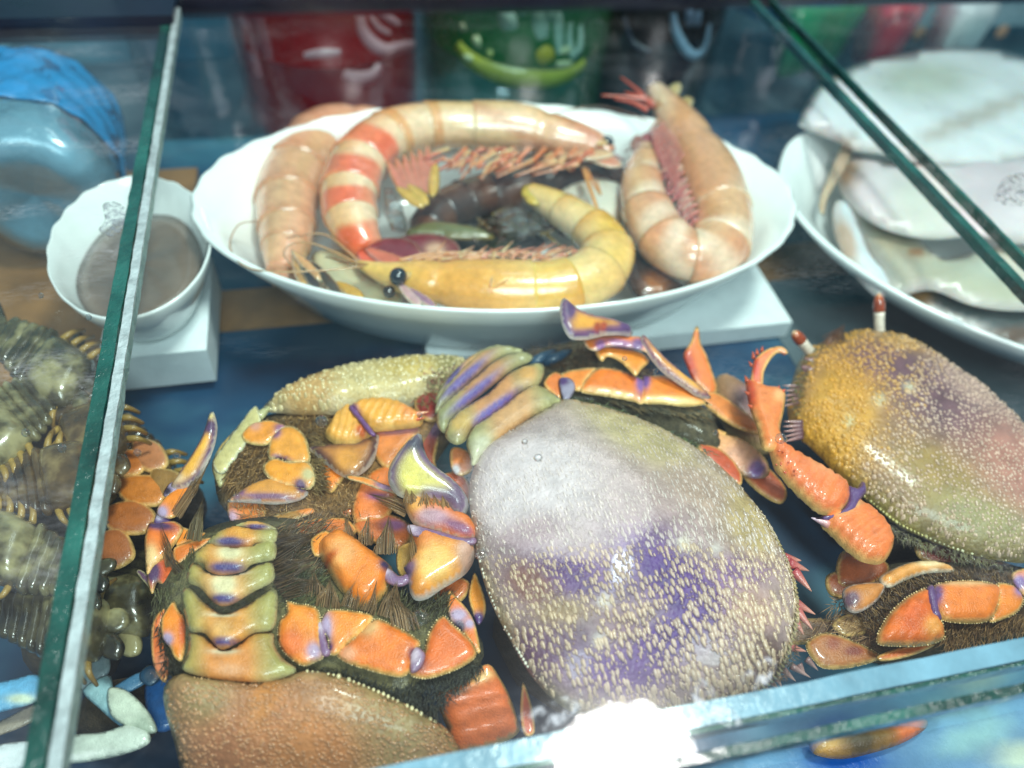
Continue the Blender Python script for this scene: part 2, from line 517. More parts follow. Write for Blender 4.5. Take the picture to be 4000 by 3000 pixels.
M = {
    'shell': shell_mat('crab_shell', 0.3, 0.5, 0.5, 1800, 0.2, 330, bdist=0.0003, vor=2300, vamt=0.7),
    'carapace': shell_mat('crab_carapace', 0.36, 0.35, 0.6, 900, 0.25, 200, bdist=0.0005, vor=900, vamt=0.7),
    'bumps': shell_mat('carapace_tubercles', 0.26, 0.6, 0.0, 700, 0.1, 200),
    'felt': shell_mat('crab_felt', 0.7, 0.15, 1.0, 1100, 0.55, 500, bdist=0.0012),
    'hair': shell_mat('crab_hair', 0.5, 0.25, 0.0, 500, 0.25, 300),
    'prawn': shell_mat('prawn_shell', 0.2, 0.8, 0.5, 300, 0.16, 260, sss=0.7, bdist=0.0008),
    'ceramic': shell_mat('white_ceramic', 0.12, 0.4, 0.1, 30, 0.02, 60, solid=(238, 242, 240)),
    'foam': shell_mat('white_foam', 0.7, 0.0, 0.5, 500, 0.06, 160, solid=(225, 232, 234)),
    'squid': shell_mat('squid_flesh', 0.3, 0.5, 0.35, 60, 0.1, 45, sss=0.6, bdist=0.003),
    'wood': shell_mat('brown_wood', 0.5, 0.2, 0.5, 120, 0.35, 40, solid=(140, 100, 58)),
    'metal': shell_mat('dark_frame', 0.3, 0.3, 0.3, 90, 0.4, 40, solid=(16, 18, 34)),
    'edge': shell_mat('green_glass_edge', 0.18, 0.8, 0.8, 260, 0.75, 45, solid=(24, 76, 66), bdist=0.0015),
    'grind': shell_mat('ground_glass_edge', 0.5, 0.3, 0.9, 500, 0.3, 220, solid=(150, 172, 170), bdist=0.0012),
    'seal': shell_mat('blue_silicone', 0.2, 0.8, 0.4, 160, 0.35, 50, solid=(112, 146, 166), bdist=0.0008),
    'plast': shell_mat('glossy_print', 0.25, 0.5, 0.3, 120, 0.12, 50, bdist=0.002),
    'cola': shell_mat('dark_soda', 0.12, 0.6, 0.2, 60, 0.3, 30, solid=(9, 9, 16)),
    'eye': shell_mat('dark_eye', 0.08, 1.0, 0.0, 500, 0.25, 500),
    'pane': pane_mat('clear_pane', dirt=0.14, seed=0.3),
    'pane_wet': pane_mat('wet_pane', dirt=0.55, seed=1.7, frost=0.02),
    'film': film_mat('clear_bottle', (0.72, 0.86, 0.92), 0.08, 0.8, 40),
    'ice': film_mat('wet_ice', (0.8, 0.86, 0.88), 0.12, 1.0, 200),
    'drop': film_mat('water_drop', (0.93, 0.95, 0.95), 0.03, 0.0, 40),
}

def frost_mat(name, col, lo, hi, scale=380):
    """dried scum: patchy matt film on the glass"""
    m, nt, out = new_mat(name)
    tr = N(nt, 'ShaderNodeBsdfTransparent'); df = N(nt, 'ShaderNodeBsdfPrincipled', Roughness=0.5); df.inputs['Base Color'].default_value = (*lin(col), 1)
    tc = N(nt, 'ShaderNodeTexCoord'); n = N(nt, 'ShaderNodeTexNoise', Scale=scale, Detail=7.0, Roughness=0.75); nt.links.new(tc.outputs['Object'], n.inputs['Vector'])
    r = N(nt, 'ShaderNodeMapRange'); r.inputs['From Min'].default_value = lo; r.inputs['From Max'].default_value = hi; nt.links.new(n.outputs['Fac'], r.inputs['Value'])
    bp = N(nt, 'ShaderNodeBump', Strength=0.8, Distance=0.0006); nt.links.new(n.outputs['Fac'], bp.inputs['Height']); nt.links.new(bp.outputs[0], df.inputs['Normal'])
    mix = N(nt, 'ShaderNodeMixShader'); nt.links.new(r.outputs[0], mix.inputs[0]); nt.links.new(tr.outputs[0], mix.inputs[1]); nt.links.new(df.outputs[0], mix.inputs[2])
    nt.links.new(mix.outputs[0], out.inputs['Surface'])
    return m
M['scum'] = frost_mat('dried_scum', (126, 140, 146), 0.42, 0.72)
M['scum_light'] = frost_mat('pale_scum', (214, 222, 226), 0.5, 0.75, 300)
M['mould'] = frost_mat('dark_mould', (44, 58, 60), 0.5, 0.66, 520)

# ---------------------------------------------------------------- setting
def mottled(name, c1, c2, c3, scale, stretch=(1, 1, 1), rough=0.25, coat=0.4):
    m, nt, out = new_mat(name)
    b = N(nt, 'ShaderNodeBsdfPrincipled', Roughness=rough); b.inputs['Coat Weight'].default_value = coat
    tc = N(nt, 'ShaderNodeTexCoord'); mp = N(nt, 'ShaderNodeMapping'); mp.inputs['Scale'].default_value = stretch
    nt.links.new(tc.outputs['Object'], mp.inputs['Vector'])
    n = N(nt, 'ShaderNodeTexNoise', Scale=scale, Detail=4.0, Roughness=0.55); nt.links.new(mp.outputs[0], n.inputs['Vector'])
    r = N(nt, 'ShaderNodeValToRGB'); e = r.color_ramp.elements
    e[0].position = 0.36; e[0].color = (*lin(c1), 1); e[1].position = 0.64; e[1].color = (*lin(c3), 1)
    x = r.color_ramp.elements.new(0.5); x.color = (*lin(c2), 1)
    nt.links.new(n.outputs['Fac'], r.inputs[0]); nt.links.new(r.outputs[0], b.inputs['Base Color'])
    bp = N(nt, 'ShaderNodeBump', Strength=0.12, Distance=0.004); nt.links.new(n.outputs['Fac'], bp.inputs['Height']); nt.links.new(bp.outputs[0], b.inputs['Normal'])
    nt.links.new(b.outputs[0], out.inputs['Surface'])
    return m
FLOOR_Z = -10.0
mb = MB(); box(mb, (-70, -25, FLOOR_Z - 1), (110, 53.6, FLOOR_Z))
tag(mb.build('case_floor', mottled('case_floor_paint', (14, 30, 52), (24, 66, 98), (70, 124, 142), 7, (1, 1.6, 1), 0.4, 0.15), smooth=False), kind='structure')
SHELF_Z = -16.0
mb = MB(); box(mb, (-80, 53.7, SHELF_Z - 1), (120, 78, SHELF_Z))
tag(mb.build('shelf_floor', mottled('shelf_paint', (50, 74, 86), (76, 104, 116), (120, 140, 146), 8, (1, 1, 1), 0.5, 0.1), smooth=False), kind='structure')
mb = MB(); box(mb, (-80, 78, SHELF_Z - 1), (120, 80, 60))
tag(mb.build('back_wall', mottled('back_wall_paint', (50, 100, 120), (84, 140, 158), (150, 190, 196), 6, (1, 1, 1), 0.6, 0), smooth=False), kind='structure')

# brown boards on the case floor
mb = MB(); box(mb, (-60, 30, FLOOR_Z), (-9.6, 49, FLOOR_Z + 0.6))
tag(mb.build('wooden_board', M['wood'], smooth=False), 'brown wooden board under the blue label bottle', 'board')
mb = MB(); box(mb, (-9.3, 33.2, FLOOR_Z), (34, 36.6, FLOOR_Z + 0.15))
tag(mb.build('wooden_strip', M['wood'], smooth=False), 'thin brown wooden strip lying on the case floor under the foam block', 'board')

def pane(name, label, x0, x1, y0, y1, z0, z1, mat, strips):
    t = thing(name, label, 'glass pane', ((x0 + x1) / 2, (y0 + y1) / 2, z0))
    mb = MB(); box(mb, (x0, y0, z0), (x1, y1, z1)); mb.build('glass_sheet', mat, t, smooth=False)
    for (nm, lo, hi, mt) in strips:
        mb = MB()
        # slightly chipped strip: subdivided along its length with jitter
        L = np.array(hi) - np.array(lo); ax = int(np.argmax(L)); n = 90
        v = []; f = []
        oth = [k for k in range(3) if k != ax]
        for i in range(n + 1):
            for (a, b) in ((0, 0), (1, 0), (1, 1), (0, 1)):
                q = np.zeros(3); q[ax] = lo[ax] + L[ax] * i / n
                j = rng.normal(0, 0.012, 2)
                q[oth[0]] = lo[oth[0]] + a * L[oth[0]] + j[0]; q[oth[1]] = lo[oth[1]] + b * L[oth[1]] + (j[1] * 0.4)
                v.append(q)
        for i in range(n):
            for k in range(4): f.append((i * 4 + k, i * 4 + (k + 1) % 4, (i + 1) * 4 + (k + 1) % 4, (i + 1) * 4 + k))
        f.append((3, 2, 1, 0)); f.append((n * 4, n * 4 + 1, n * 4 + 2, n * 4 + 3))
        mb.add(v, f); mb.build(nm, M[mt], t, smooth=False)
    return t

pane('top_glass_pane', 'large clear glass pane lying over the orange crabs and the prawn bowl', -8.62, 30.0, 4.75, 52.0, -0.5, 0.0, M['pane'],
     [('ground_edge', (-8.98, 4.75, -0.52), (-8.64, 52.0, 0.03), 'grind'),
      ('green_edge', (30.02, 4.75, -0.5), (30.5, 52.0, 0.0), 'edge'),
      ('green_edge', (-8.9, 4.45, -0.5), (30.5, 4.72, 0.02), 'edge')])
pane('top_glass_pane', 'wet spotted glass pane covering the mottled lobsters beside the blue bottle', -60, -9.6, 2.0, 49.6, -0.5, 0.0, M['pane_wet'],
     [('green_edge', (-9.58, 2.0, -0.5), (-9.06, 49.6, 0.04), 'edge')])
pane('top_glass_pane', 'glass pane with a thin green edge over the white squid', 31.84, 90, 4.75, 52.0, -0.5, 0.0, M['pane'],
     [('green_edge', (31.6, 4.75, -0.5), (31.82, 52.0, 0.02), 'edge')])
pane('front_glass_pane', 'upright front glass pane with a blue sealed top edge below the crabs', -60, 60, 5.6, 5.95, FLOOR_Z, -1.25, M['pane'],
     [('sealed_edge', (-60, 5.5, -1.2), (60, 6.15, -0.62), 'seal'),
      ('green_edge', (-60, 5.36, -1.3), (60, 5.48, -0.7), 'edge')])

# dark frame rail along the back of the case top
t = thing('frame_rail', 'black metal rail holding the back edge of the glass tops', 'rail', (10, 53, -0.6))
mb = MB(); box(mb, (-60, 49.75, -0.9), (-8.8, 52.9, 0.55)); mb.build('rail_bar', M['metal'], t, smooth=False)
mb = MB(); box(mb, (-8.7, 52.3, -0.8), (90, 53.6, 0.5)); mb.build('rail_bar', M['metal'], t, smooth=False)
mb = MB(); box(mb, (-8.6, 53.0, FLOOR_Z), (90, 53.15, -0.95)); mb.build('back_glass', M['pane'], t, smooth=False)

# ---------------------------------------------------------------- bowls
def bowl(name, label, c, a, b, rim_z, base_z, yaw, flutes=30, amp=0.18, thick=0.28, foot=0.55, tilt=(0, 0), ex=1.55):
    t = thing(name, label, 'bowl', (c[0], c[1], base_z))
    nu = 144; V = []; F = []
    prof = []
    D = rim_z - base_z
    for k in range(15):     # inside from centre to rim
        s = k / 14
        r = s; zz = base_z + 0.35 + (D - 0.35) * (max(0, (s - foot) / (1 - foot)) ** ex)
        prof.append((max(r, 0.02), zz, max(0, (s - foot) / (1 - foot))))
    prof.append((1.012, rim_z + 0.06, 1.0)); prof.append((1.022, rim_z - 0.12, 1.0))
    for k in range(13, -1, -1):
        s = k / 14
        r = s; zz = base_z + (D - 0.35) * (max(0, (s - foot) / (1 - foot)) ** ex)
        q = max(0, (s - foot) / (1 - foot))
        prof.append((max(r + 0.018 * q, 0.02), zz - 0.02, q))
    ca, sa = math.cos(yaw), math.sin(yaw)
    for (r, zz, q) in prof:
        for j in range(nu):
            th = 2 * math.pi * j / nu
            w_ = amp * q ** 2 * (math.cos(flutes * th) + 0.5 * math.sin(9 * th + 1) + 0.4 * math.sin(23 * th))
            x = (a * r + w_ * 0.6) * math.cos(th); y = (b * r + w_ * 0.6) * math.sin(th)
            V.append((c[0] + ca * x - sa * y, c[1] + sa * x + ca * y, zz + w_ * 0.55 + q * (tilt[0] * math.cos(th) + tilt[1] * math.sin(th))))
    n = len(prof)
    for i in range(n - 1):
        for j in range(nu): F.append((i * nu + j, i * nu + (j + 1) % nu, (i + 1) * nu + (j + 1) % nu, (i + 1) * nu + j))
    F.append(list(range(nu))[::-1]); F.append([(n - 1) * nu + j for j in range(nu)])
    mesh('bowl_body', V, F, M['ceramic'], t)
    return t
BZ = -3.0
bowl('oval_bowl', 'white oval bowl with rippled rim holding large prawns', (8.85, 35.0), 16.4, 9.4, BZ, -8.6, math.radians(-5), 34, 0.07, foot=0.76, ex=0.85)
mb = MB(); box(mb, (3.5, 28.2, FLOOR_Z + 0.16), (25.2, 43, -8.65))
tag(mb.build('foam_block', M['foam'], smooth=False), 'white foam block standing under the prawn bowl', 'foam block')
cL = np.array([-10.5, 33.2, -3.0])
bowl('round_bowl', 'white bowl seen at the glass seam left of the prawn bowl', (cL[0], cL[1]), 3.7, 5.5, -3.2, -7.0, 0.1, 20, 0.04, foot=0.6, ex=1.2)
mb = MB(); box(mb, (cL[0] - 2.2, cL[1] - 4.2, FLOOR_Z + 0.61), (cL[0] + 2.9, cL[1] + 3, -7.05))
tag(mb.build('foam_block', M['foam'], smooth=False), 'pale foam block standing under the bowl at the glass seam', 'foam block')
cR = P(4330, 880, -4.0)
bowl('squid_bowl', 'large white bowl filled with pale squid', (cR[0], cR[1]), 19.5, 13.5, -4.0, -9.0, math.radians(-20), 20, 0.05)
tag(mesh('grey_cloth', *(lambda p: ([p[0] + (0, 0, .05), p[1] + (0, 0, .05), p[2] + (0, 0, .05), p[3] + (0, 0, .05), p[0], p[1], p[2], p[3]], [(0, 1, 2, 3), (7, 6, 5, 4), (0, 4, 5, 1), (1, 5, 6, 2), (2, 6, 7, 3), (3, 7, 4, 0)]))(
    np.array([(24.8, 20, -9.97), (60, 20, -9.97), (60, 43, -9.97), (24.8, 43, -9.97)])),
    shell_mat('wet_grey_tray', 0.2, 0.5, 0.4, 60, 0.3, 18, solid=(92, 106, 112)), smooth=False), kind='structure')
bpy.data.objects['grey_cloth'].name = 'tray_floor'

# ---------------------------------------------------------------- bottles behind the case
def lathe(mb, c, prof, nu=48, col=None, a0=0, a1=2 * math.pi, rib=0):
    V = []; F = []; n = len(prof); full = abs(a1 - a0 - 2 * math.pi) < 1e-6
    m = nu if full else nu + 1
    for (r, z) in prof:
        for j in range(m):
            th = a0 + (a1 - a0) * j / nu
            rr = r * (1 + rib * math.cos(th * 5))
            V.append((c[0] + rr * math.cos(th), c[1] + rr * math.sin(th), z))
    for i in range(n - 1):
        for j in range(m if full else m - 1): F.append((i * m + j, i * m + (j + 1) % m, (i + 1) * m + (j + 1) % m, (i + 1) * m + j))
    mb.add(V, F, col)

def lab(px, py, c, r):
    """where the photo ray through a pixel meets a bottle: (angle deg, z)"""
    d = ROT @ np.array([px - 2000, py - 1500, FPX]); ox, oy = -c[0], -c[1]
    A_ = d[0] ** 2 + d[1] ** 2; B_ = 2 * (ox * d[0] + oy * d[1]); C_ = ox * ox + oy * oy - r * r
    q = max(B_ * B_ - 4 * A_ * C_, 0); t = (-B_ - math.sqrt(q)) / (2 * A_)
    return (math.degrees(math.atan2(oy + t * d[1], ox + t * d[0])), HC + t * d[2])

def ribbon(mb, c, r, pts, wid, col, th=0.03):
    """flat print on a bottle: stroke through (angle deg, z) points"""
    q = catmull(np.array(pts, float), 8, False)
    k = r * math.pi / 180
    uv = q.copy(); uv[:, 0] *= k
    T = np.gradient(uv, axis=0); T /= np.maximum(np.linalg.norm(T, axis=1), 1e-6)[:, None]
    nr = np.stack([-T[:, 1], T[:, 0]], 1)
    n = len(uv); V = []; F = []
    for i in range(n):
        wv = wid * (0.35 + 0.65 * math.sin(math.pi * min(max(i / (n - 1), 0.06), 0.94)) ** 0.5)
        for s in (-1, 1):
            u = uv[i] + nr[i] * s * wv / 2
            a = math.radians(u[0] / k)
            for rr in (r + th, r + 0.01): V.append((c[0] + rr * math.cos(a), c[1] + rr * math.sin(a), u[1]))
    for i in range(n - 1):
        b = i * 4
        F += [(b, b + 2, b + 6, b + 4), (b + 1, b + 5, b + 7, b + 3), (b, b + 4, b + 5, b + 1), (b + 2, b + 3, b + 7, b + 6)]
    mb.add(V, F, lin(col))

def bottle(name, label, cxy, r, zlab, labcol, body, inner=None, prints=(), group=None, zb=SHELF_Z, H=44):
    t = thing(name, label, 'bottle', (cxy[0], cxy[1], zb), group)
    prof = [(0.02, zb + 0.5), (r * 0.45, zb + 0.35), (r * 0.62, zb), (r * 0.8, zb + 0.02), (r * 0.95, zb + 0.9), (r, zb + 2.2), (r * 0.97, zb + 4.5), (r, zb + 6),
            (r, zb + 25), (r * 0.9, zb + 29), (r * 0.55, zb + 34), (r * 0.24, zb + 39), (r * 0.22, zb + 42.4)]
    mb = MB(); lathe(mb, cxy, prof, rib=0.012); mb.build('bottle_body', M[body], t)
    if inner:
        mb = MB(); lathe(mb, cxy, [(0.02, zb + 0.6)] + [(p[0] * 0.96, p[1] + 0.05) for p in prof[3:10]] + [(0.02, zb + 27.2)]); mb.build('drink', inner, t)
    mb = MB(); lathe(mb, cxy, [(0.02, zb + 44.6), (r * .25, zb + 44.4), (r * .27, zb + 42.2), (r * .02, zb + 42.0)], col=lin(labcol)); mb.build('cap', M['plast'], t)
    lb = None
    if zlab:
        mb = MB(); lathe(mb, cxy, [(r + 0.02, zlab[0]), (r + 0.1, zlab[0] + 0.02), (r + 0.1, zlab[1]), (r + 0.02, zlab[1] + 0.02)], 64, lin(labcol)); lb = mb.build('label', M['plast'], t)
        for i, (pts, wd, col) in enumerate(prints):
            mb = MB(); ribbon(mb, cxy, r + 0.12, [lab(x_, y_, cxy, r) for x_, y_ in pts], wd, col); mb.build('lettering', M['plast'], lb)
    return t
BY = 62.0
def bx(px, py=250): return Py(px, py, BY - 5)[0]
# cola-like bottle with a red label: white script strokes and a white wave
PW = (186, 160, 172); GW = (180, 206, 200); YG = (176, 176, 66)
bottle('soda_bottle', 'dark soda bottle with red label and white script', (bx(1285), BY), 6.9, (-5.7, 12), (190, 12, 28), 'film', M['cola'],
       [([(1405, 30), (1412, 110), (1450, 165), (1505, 195), (1570, 180), (1625, 172)], 1.0, PW), ([(1420, 30), (1490, 55), (1555, 95)], 0.6, PW), ([(1440, 60), (1480, 110), (1520, 130)], 0.5, PW),
        ([(1340, 286), (1400, 302), (1455, 292), (1482, 250)], 1.1, PW),         ([(1190, 216), (1250, 206), (1330, 200)], 0.7, PW), ([(955, 60), (975, 200), (1010, 300)], 2.2, (128, 104, 116)), ([(1000, 20), (1020, 130), (1050, 230)], 1.6, (112, 84, 96))])
bottle('soda_bottle', 'clear soda bottle with green label, white letters and yellow arc', (bx(2060), BY), 7.6, (-5.9, 12), (8, 124, 66), 'film', None,
       [([(1790, 170), (1840, 230), (1950, 285), (2080, 305), (2200, 295), (2280, 245)], 1.5, YG), ([(2110, 185), (2130, 215), (2140, 240)], 1.4, (206, 180, 60)),
        ([(1965, 30), (1985, 80), (1990, 115)], 1.4, GW), ([(2040, 20), (2045, 60)], 0.9, GW), ([(2095, 25), (2110, 90), (2120, 148)], 1.2, GW), ([(2140, 25), (2150, 80)], 0.8, GW), ([(2172, 20), (2180, 120), (2186, 210)], 0.8, GW),
        ([(2225, 85), (2222, 160), (2235, 208), (2256, 205), (2264, 150), (2262, 95)], 0.7, GW), ([(2185, 196), (2225, 194)], 0.7, (226, 230, 190)), ([(2170, 246), (2230, 244)], 0.5, (226, 230, 190)),
        ([(1800, 104), (1822, 104)], 0.6, (214, 220, 180)), ([(1850, 158), (1880, 160)], 0.9, (214, 220, 180)), ([(1815, 222), (1850, 226)], 0.6, (214, 220, 180)), ([(1905, 205), (1925, 212)], 0.7, (190, 196, 120))])
bottle('soda_bottle', 'black soda bottle with pale ring lettering', (bx(2620), BY), 5.6, (-5.2, 12), (10, 12, 24), 'film', M['cola'],
       [([(2628, 50), (2640, 120), (2680, 195), (2720, 215), (2752, 180), (2768, 90)], 0.8, (140, 170, 200)), ([(2690, 30), (2694, 100)], 0.8, (110, 130, 160)), ([(2725, 40), (2722, 100)], 0.6, (120, 144, 176)), ([(2440, 60), (2470, 160), (2540, 200)], 0.5, (50, 60, 84))])
bottle('water_bottle', 'clear empty bottle standing between the blue bottle and red label bottle', (bx(760), BY + 1), 5.4, None, (60, 130, 170), 'film', None)
bottle('water_bottle', 'clear bottle standing behind the squid beside the black bottle', (bx(3150), BY + 1), 5.4, (-5, 3), (24, 110, 170), 'film', None)

# crinkled bottle lying on the board, its base towards the crabs
BX, BYY, BZZ = -16.6, 39.2, -4.9
t = thing('water_bottle', 'crinkled clear water bottle with bright blue label lying on a board', 'bottle', (BX, BYY, FLOOR_Z + 0.6))
def lying(mb, prof, col=None, nu=96, cr=0.0, rib=0.0):
    V = []; F = []; n = len(prof)
    for (r, q) in prof:
        for j in range(nu):
            th = 2 * math.pi * j / nu
            rr = r * (1 + cr * (math.sin(th * 7 + q * 2.1) + 0.8 * math.sin(th * 13 - q * 3.7) + 0.6 * math.sin(th * 21 + q * 5)))
            V.append((BX + rr * math.cos(th) - 0.1 * q, BYY + q + rib * math.cos(th * 5) * (r / 4.4) ** 2, BZZ + rr * math.sin(th)))
    for i in range(n - 1):
        for j in range(nu): F.append((i * nu + j, i * nu + (j + 1) % nu, (i + 1) * nu + (j + 1) % nu, (i + 1) * nu + j))
    mb.add(V, F, col)
mb = MB(); lying(mb, [(0.03, 0.9), (1.4, 0.6), (2.4, 0.1), (3.3, 0.1), (4.0, 0.8), (4.4, 1.8), (4.25, 2.6), (4.4, 3.4), (4.4, 9.0), (4.2, 10)], cr=0.012, rib=0.25); mb.build('bottle_body', M['film'], t)
mb = MB(); lying(mb, [(0.03, 1.1), (2.4, 0.4), (3.2, 0.4), (3.9, 1.0), (4.2, 2.0), (4.1, 2.6), (4.2, 3.4), (4.2, 9.6), (0.03, 9.8)], lin((150, 178, 190)), cr=0.010, rib=0.25); mb.build('water', M['plast'], t)
mb = MB(); lying(mb, [(4.42, 3.5)] + [(4.5, 3.5 + 0.26 * k) for k in range(22)] + [(4.42, 9.3)], lin((22, 132, 190)), cr=0.014); mb.build('label', M['plast'], t)
mb = MB()
V = []; F = []; nu = 48
for i, r in enumerate((0.02, 0.4, 0.8, 1.0)):
    for j in range(nu):
        th = 2 * math.pi * j / nu; V.append((cL[0] + 2.95 * r * math.cos(th), cL[1] + 4.4 * r * math.sin(th), -4.7 + 0.06 * math.sin(5 * th + i) - (0.1 if i == 3 else 0)))
for j in range(nu): V.append((cL[0] + 2.2 * math.cos(2 * math.pi * j / nu), cL[1] + 3.4 * math.sin(2 * math.pi * j / nu), -6.2))
for i in range(4):
    for j in range(nu): F.append((i * nu + j, (i + 1) * nu + j, (i + 1) * nu + (j + 1) % nu, i * nu + (j + 1) % nu))
F.append([4 * nu + j for j in range(nu)][::-1]); F.append(list(range(nu)))
tag(mesh('brown_broth', V, F, shell_mat('broth', 0.15, 0.6, 0.3, 90, 0.25, 60, solid=(116, 98, 86))), 'murky brown liquid in the bowl at the glass seam', 'broth')

# ---------------------------------------------------------------- spanner crabs
ORANGE = (232, 128, 48); ORANGE2 = (238, 150, 62); SALMON = (232, 128, 84); PURPLE = (88, 58, 112); CREAM = (232, 214, 160)
LILAC = (176, 150, 178); OLIVE = (150, 142, 78); WHITE = (240, 236, 232); DARKP = (66, 42, 80); TAN = (204, 176, 120); DEEP = (176, 70, 30)
LEGB = [(2, 14, (240, 196, 120))]
PADB = [(18, 46, PURPLE), (3, 9, WHITE)]

def crab(name, label, body_outline, zb, zc, fill=(58, 54, 34)):
    b = np.array(body_outline, float)
    c = P(b[:, 0].mean(), b[:, 1].mean(), zb)
    t = thing('spanner_crab', label, 'crab', (c[0], c[1], FLOOR_Z), 'spanner crabs piled under the glass')
    return t

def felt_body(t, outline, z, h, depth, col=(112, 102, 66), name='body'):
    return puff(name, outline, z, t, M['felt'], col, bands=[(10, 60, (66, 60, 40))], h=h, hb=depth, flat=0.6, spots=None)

def trunk(t, px, py, z, r):
    """the unseen underside that carries the crab down to the floor"""
    c = P(px, py, z)
    mb = MB(); n = 14
    zs = np.linspace(FLOOR_Z + 0.02, c[2], 6)
    V = []; F = []
    for i, zz in enumerate(zs):
        k = [0.75, 0.95, 1.0, 0.95, 0.8, 0.5][i]
        for j in range(n):
            a = 2 * math.pi * j / n
            V.append((c[0] + r * k * math.cos(a), c[1] + r * 0.8 * k * math.sin(a), zz))
    for i in range(5):
        for j in range(n): F.append((i * n + j, i * n + (j + 1) % n, (i + 1) * n + (j + 1) % n, (i + 1) * n + j))
    F.append(list(range(n))[::-1]); F.append([5 * n + j for j in range(n)])
    mb.add(V, F, lin((70, 56, 40)))
    mb.build('sternum', M['felt'], t)

def tubercles(t, sf, poly, colf, ang, size, gap, tint, lift=0.16, small=True, asp=2.2, keep=None):
    """drop-shaped bumps of the carapace, pointing forward"""
    mb = MB(); a = math.radians(ang)
    ux, uy = math.cos(a), math.sin(a)
    lo = poly.min(0); hi = poly.max(0); c = (lo + hi) / 2; R = np.linalg.norm(hi - lo) / 2
    v = -R; row = 0; pts = []
    while v < R:
        u = -R
        gl = 0
        while u < R:
            x = c[0] + ux * u - uy * v; y = c[1] + uy * u + ux * v
            g = gap(x, y)
            x2 = x + rng.normal(0, 0.36) * g; y2 = y + rng.normal(0, 0.36) * g
            if row % 2: x2 += ux * g * 0.9; y2 += uy * g * 0.9
            pts.append((x2, y2, g)); u += g * 1.75
            gl = g
        v += max(gap(c[0], c[1] + 0) * 0.86, 4) if gl == 0 else gl * 0.86
        row += 1
    p = np.array(pts); m = inside(p[:, :2], poly); p = p[m]
    d = seg_dist(p[:, :2], poly); p = p[d > 8]
    tris = [(0.0, 0.0, 1.0)]
    for (x, y, g) in p:
        if keep and not keep(x, y): continue
        L = size(x, y) * (rng.uniform(0.55, 0.85) if rng.random() < 0.4 else rng.uniform(0.9, 1.35)); W = L / asp
        zc, hz = sf(x, y); k = upx(P(x, y, zc)); hh = lift * W * k * 6
        if 0.5 + 0.5 * math.sin(x * 0.021 + 1.3 * math.sin(y * 0.013)) * math.sin(y * 0.017 + x * 0.004) < 0.16 * rng.random() * 2: continue
        col = colf(x, y); tc = tint(x, y)
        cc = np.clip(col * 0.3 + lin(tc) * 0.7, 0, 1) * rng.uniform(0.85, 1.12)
        vs_ = []; cs = []
        for (ru, rz) in ((1.0, -0.25), (0.72, 0.6), (0.3, 0.97)):
            for j in range(7):
                th = 2 * math.pi * j / 7
                e = math.cos(th); f_ = math.sin(th)
                q = (1.0 - 0.35 * max(e, 0)) # pointed towards the front
                qu = L * 0.5 * ru * e * (1.15 if e > 0 else 0.85); qv = W * 0.5 * ru * f_ * q
                X = x + ux * qu - uy * qv; Y = y + uy * qu + ux * qv
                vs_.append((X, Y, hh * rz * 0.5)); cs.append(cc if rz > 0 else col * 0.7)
        vs_ = np.array(vs_)
        W3 = P(vs_[:, 0], vs_[:, 1], np.full(len(vs_), zc)); W3[:, 2] += hz + vs_[:, 2]
        # lean with the slope of the shell
        z1, h1 = sf(x + 12, y); z2, h2 = sf(x, y + 12)
        W3[:, 2] += ((vs_[:, 0] - x) * (h1 - hz) + (vs_[:, 1] - y) * (h2 - hz)) / 12.0
        F = []
        for i in range(2):
            for j in range(7): F.append((i * 7 + j, i * 7 + (j + 1) % 7, (i + 1) * 7 + (j + 1) % 7, (i + 1) * 7 + j))
        F.append([14 + j for j in range(7)])
        mb.add(W3, F, np.array(cs))
        if small:
            for _ in range(2):
                sx = x + rng.normal(0, 0.75) * g; sy = y + rng.normal(0, 0.75) * g
                if not inside(np.array([[sx, sy]]), poly)[0]: continue
                zz, hq = sf(sx, sy); r = rng.uniform(3.0, 5.5) * k * size(x, y) / 34
                mb.add(OCT * r + P(sx, sy, zz) + np.array([0, 0, hq]), OCTF, np.clip(col * 0.7 + lin(tc) * 0.3, 0, 1))
    o = mb.build('tubercles', M['bumps'], t); o['kind'] = 'stuff'
    return o

def fringe(t, pts, z, r_px, col=(226, 208, 160), gap=1.15):
    """row of beads along a shell margin"""
    q = resample(catmull(np.array(pts, float), 10, False), r_px * 2 * gap, False)
    zf = zfun(z); mb = MB()
    for (x, y) in q:
        c = P(x, y, float(zf(x, y))); r = r_px * upx(c) * random.uniform(0.5, 1.15)
        if random.random() < 0.08: continue
        mb.add(OCT * np.array([r, r * 1.25, r]) + c, OCTF, lin(col) * random.uniform(0.85, 1.1))
    o = mb.build('margin_beads', M['shell'], t); o['kind'] = 'stuff'

def spine(t, base, tip, w_, z0, z1, col, name='spine', col2=None):
    b = np.array(base, float); e = np.array(tip, float)
    p = []; n = 7
    for i in range(n):
        s = i / (n - 1); q = b + (e - b) * s
        p.append(P(q[0], q[1], z0 + (z1 - z0) * s))
    k = upx(p[0]); rad = [w_ * 0.5 * k * (1 - 0.93 * (i / (n - 1)) ** 1.2) for i in range(n)]
    c2 = lin(col2 or col); cols = np.array([lin(col) * (1 - i / (n - 1)) + c2 * (i / (n - 1)) for i in range(n)])
    mb = MB(); tube(mb, p, rad, cols, 8)
    return mb.build(name, M['shell'], t)

def seg(t, pts, z, base=ORANGE, spots=None, bands=LEGB, name='leg_segment', beads=0, **kw):
    kw.setdefault('flat', 0.5)
    base = (base[0], base[1] * 0.9, base[2] * 0.72) if base[0] > base[2] + 40 else base
    if 'h' in kw: kw['h'] *= 0.8
    return puff(name, pts, z, t, M['shell'], base, bands, spots, beads=beads, **kw)

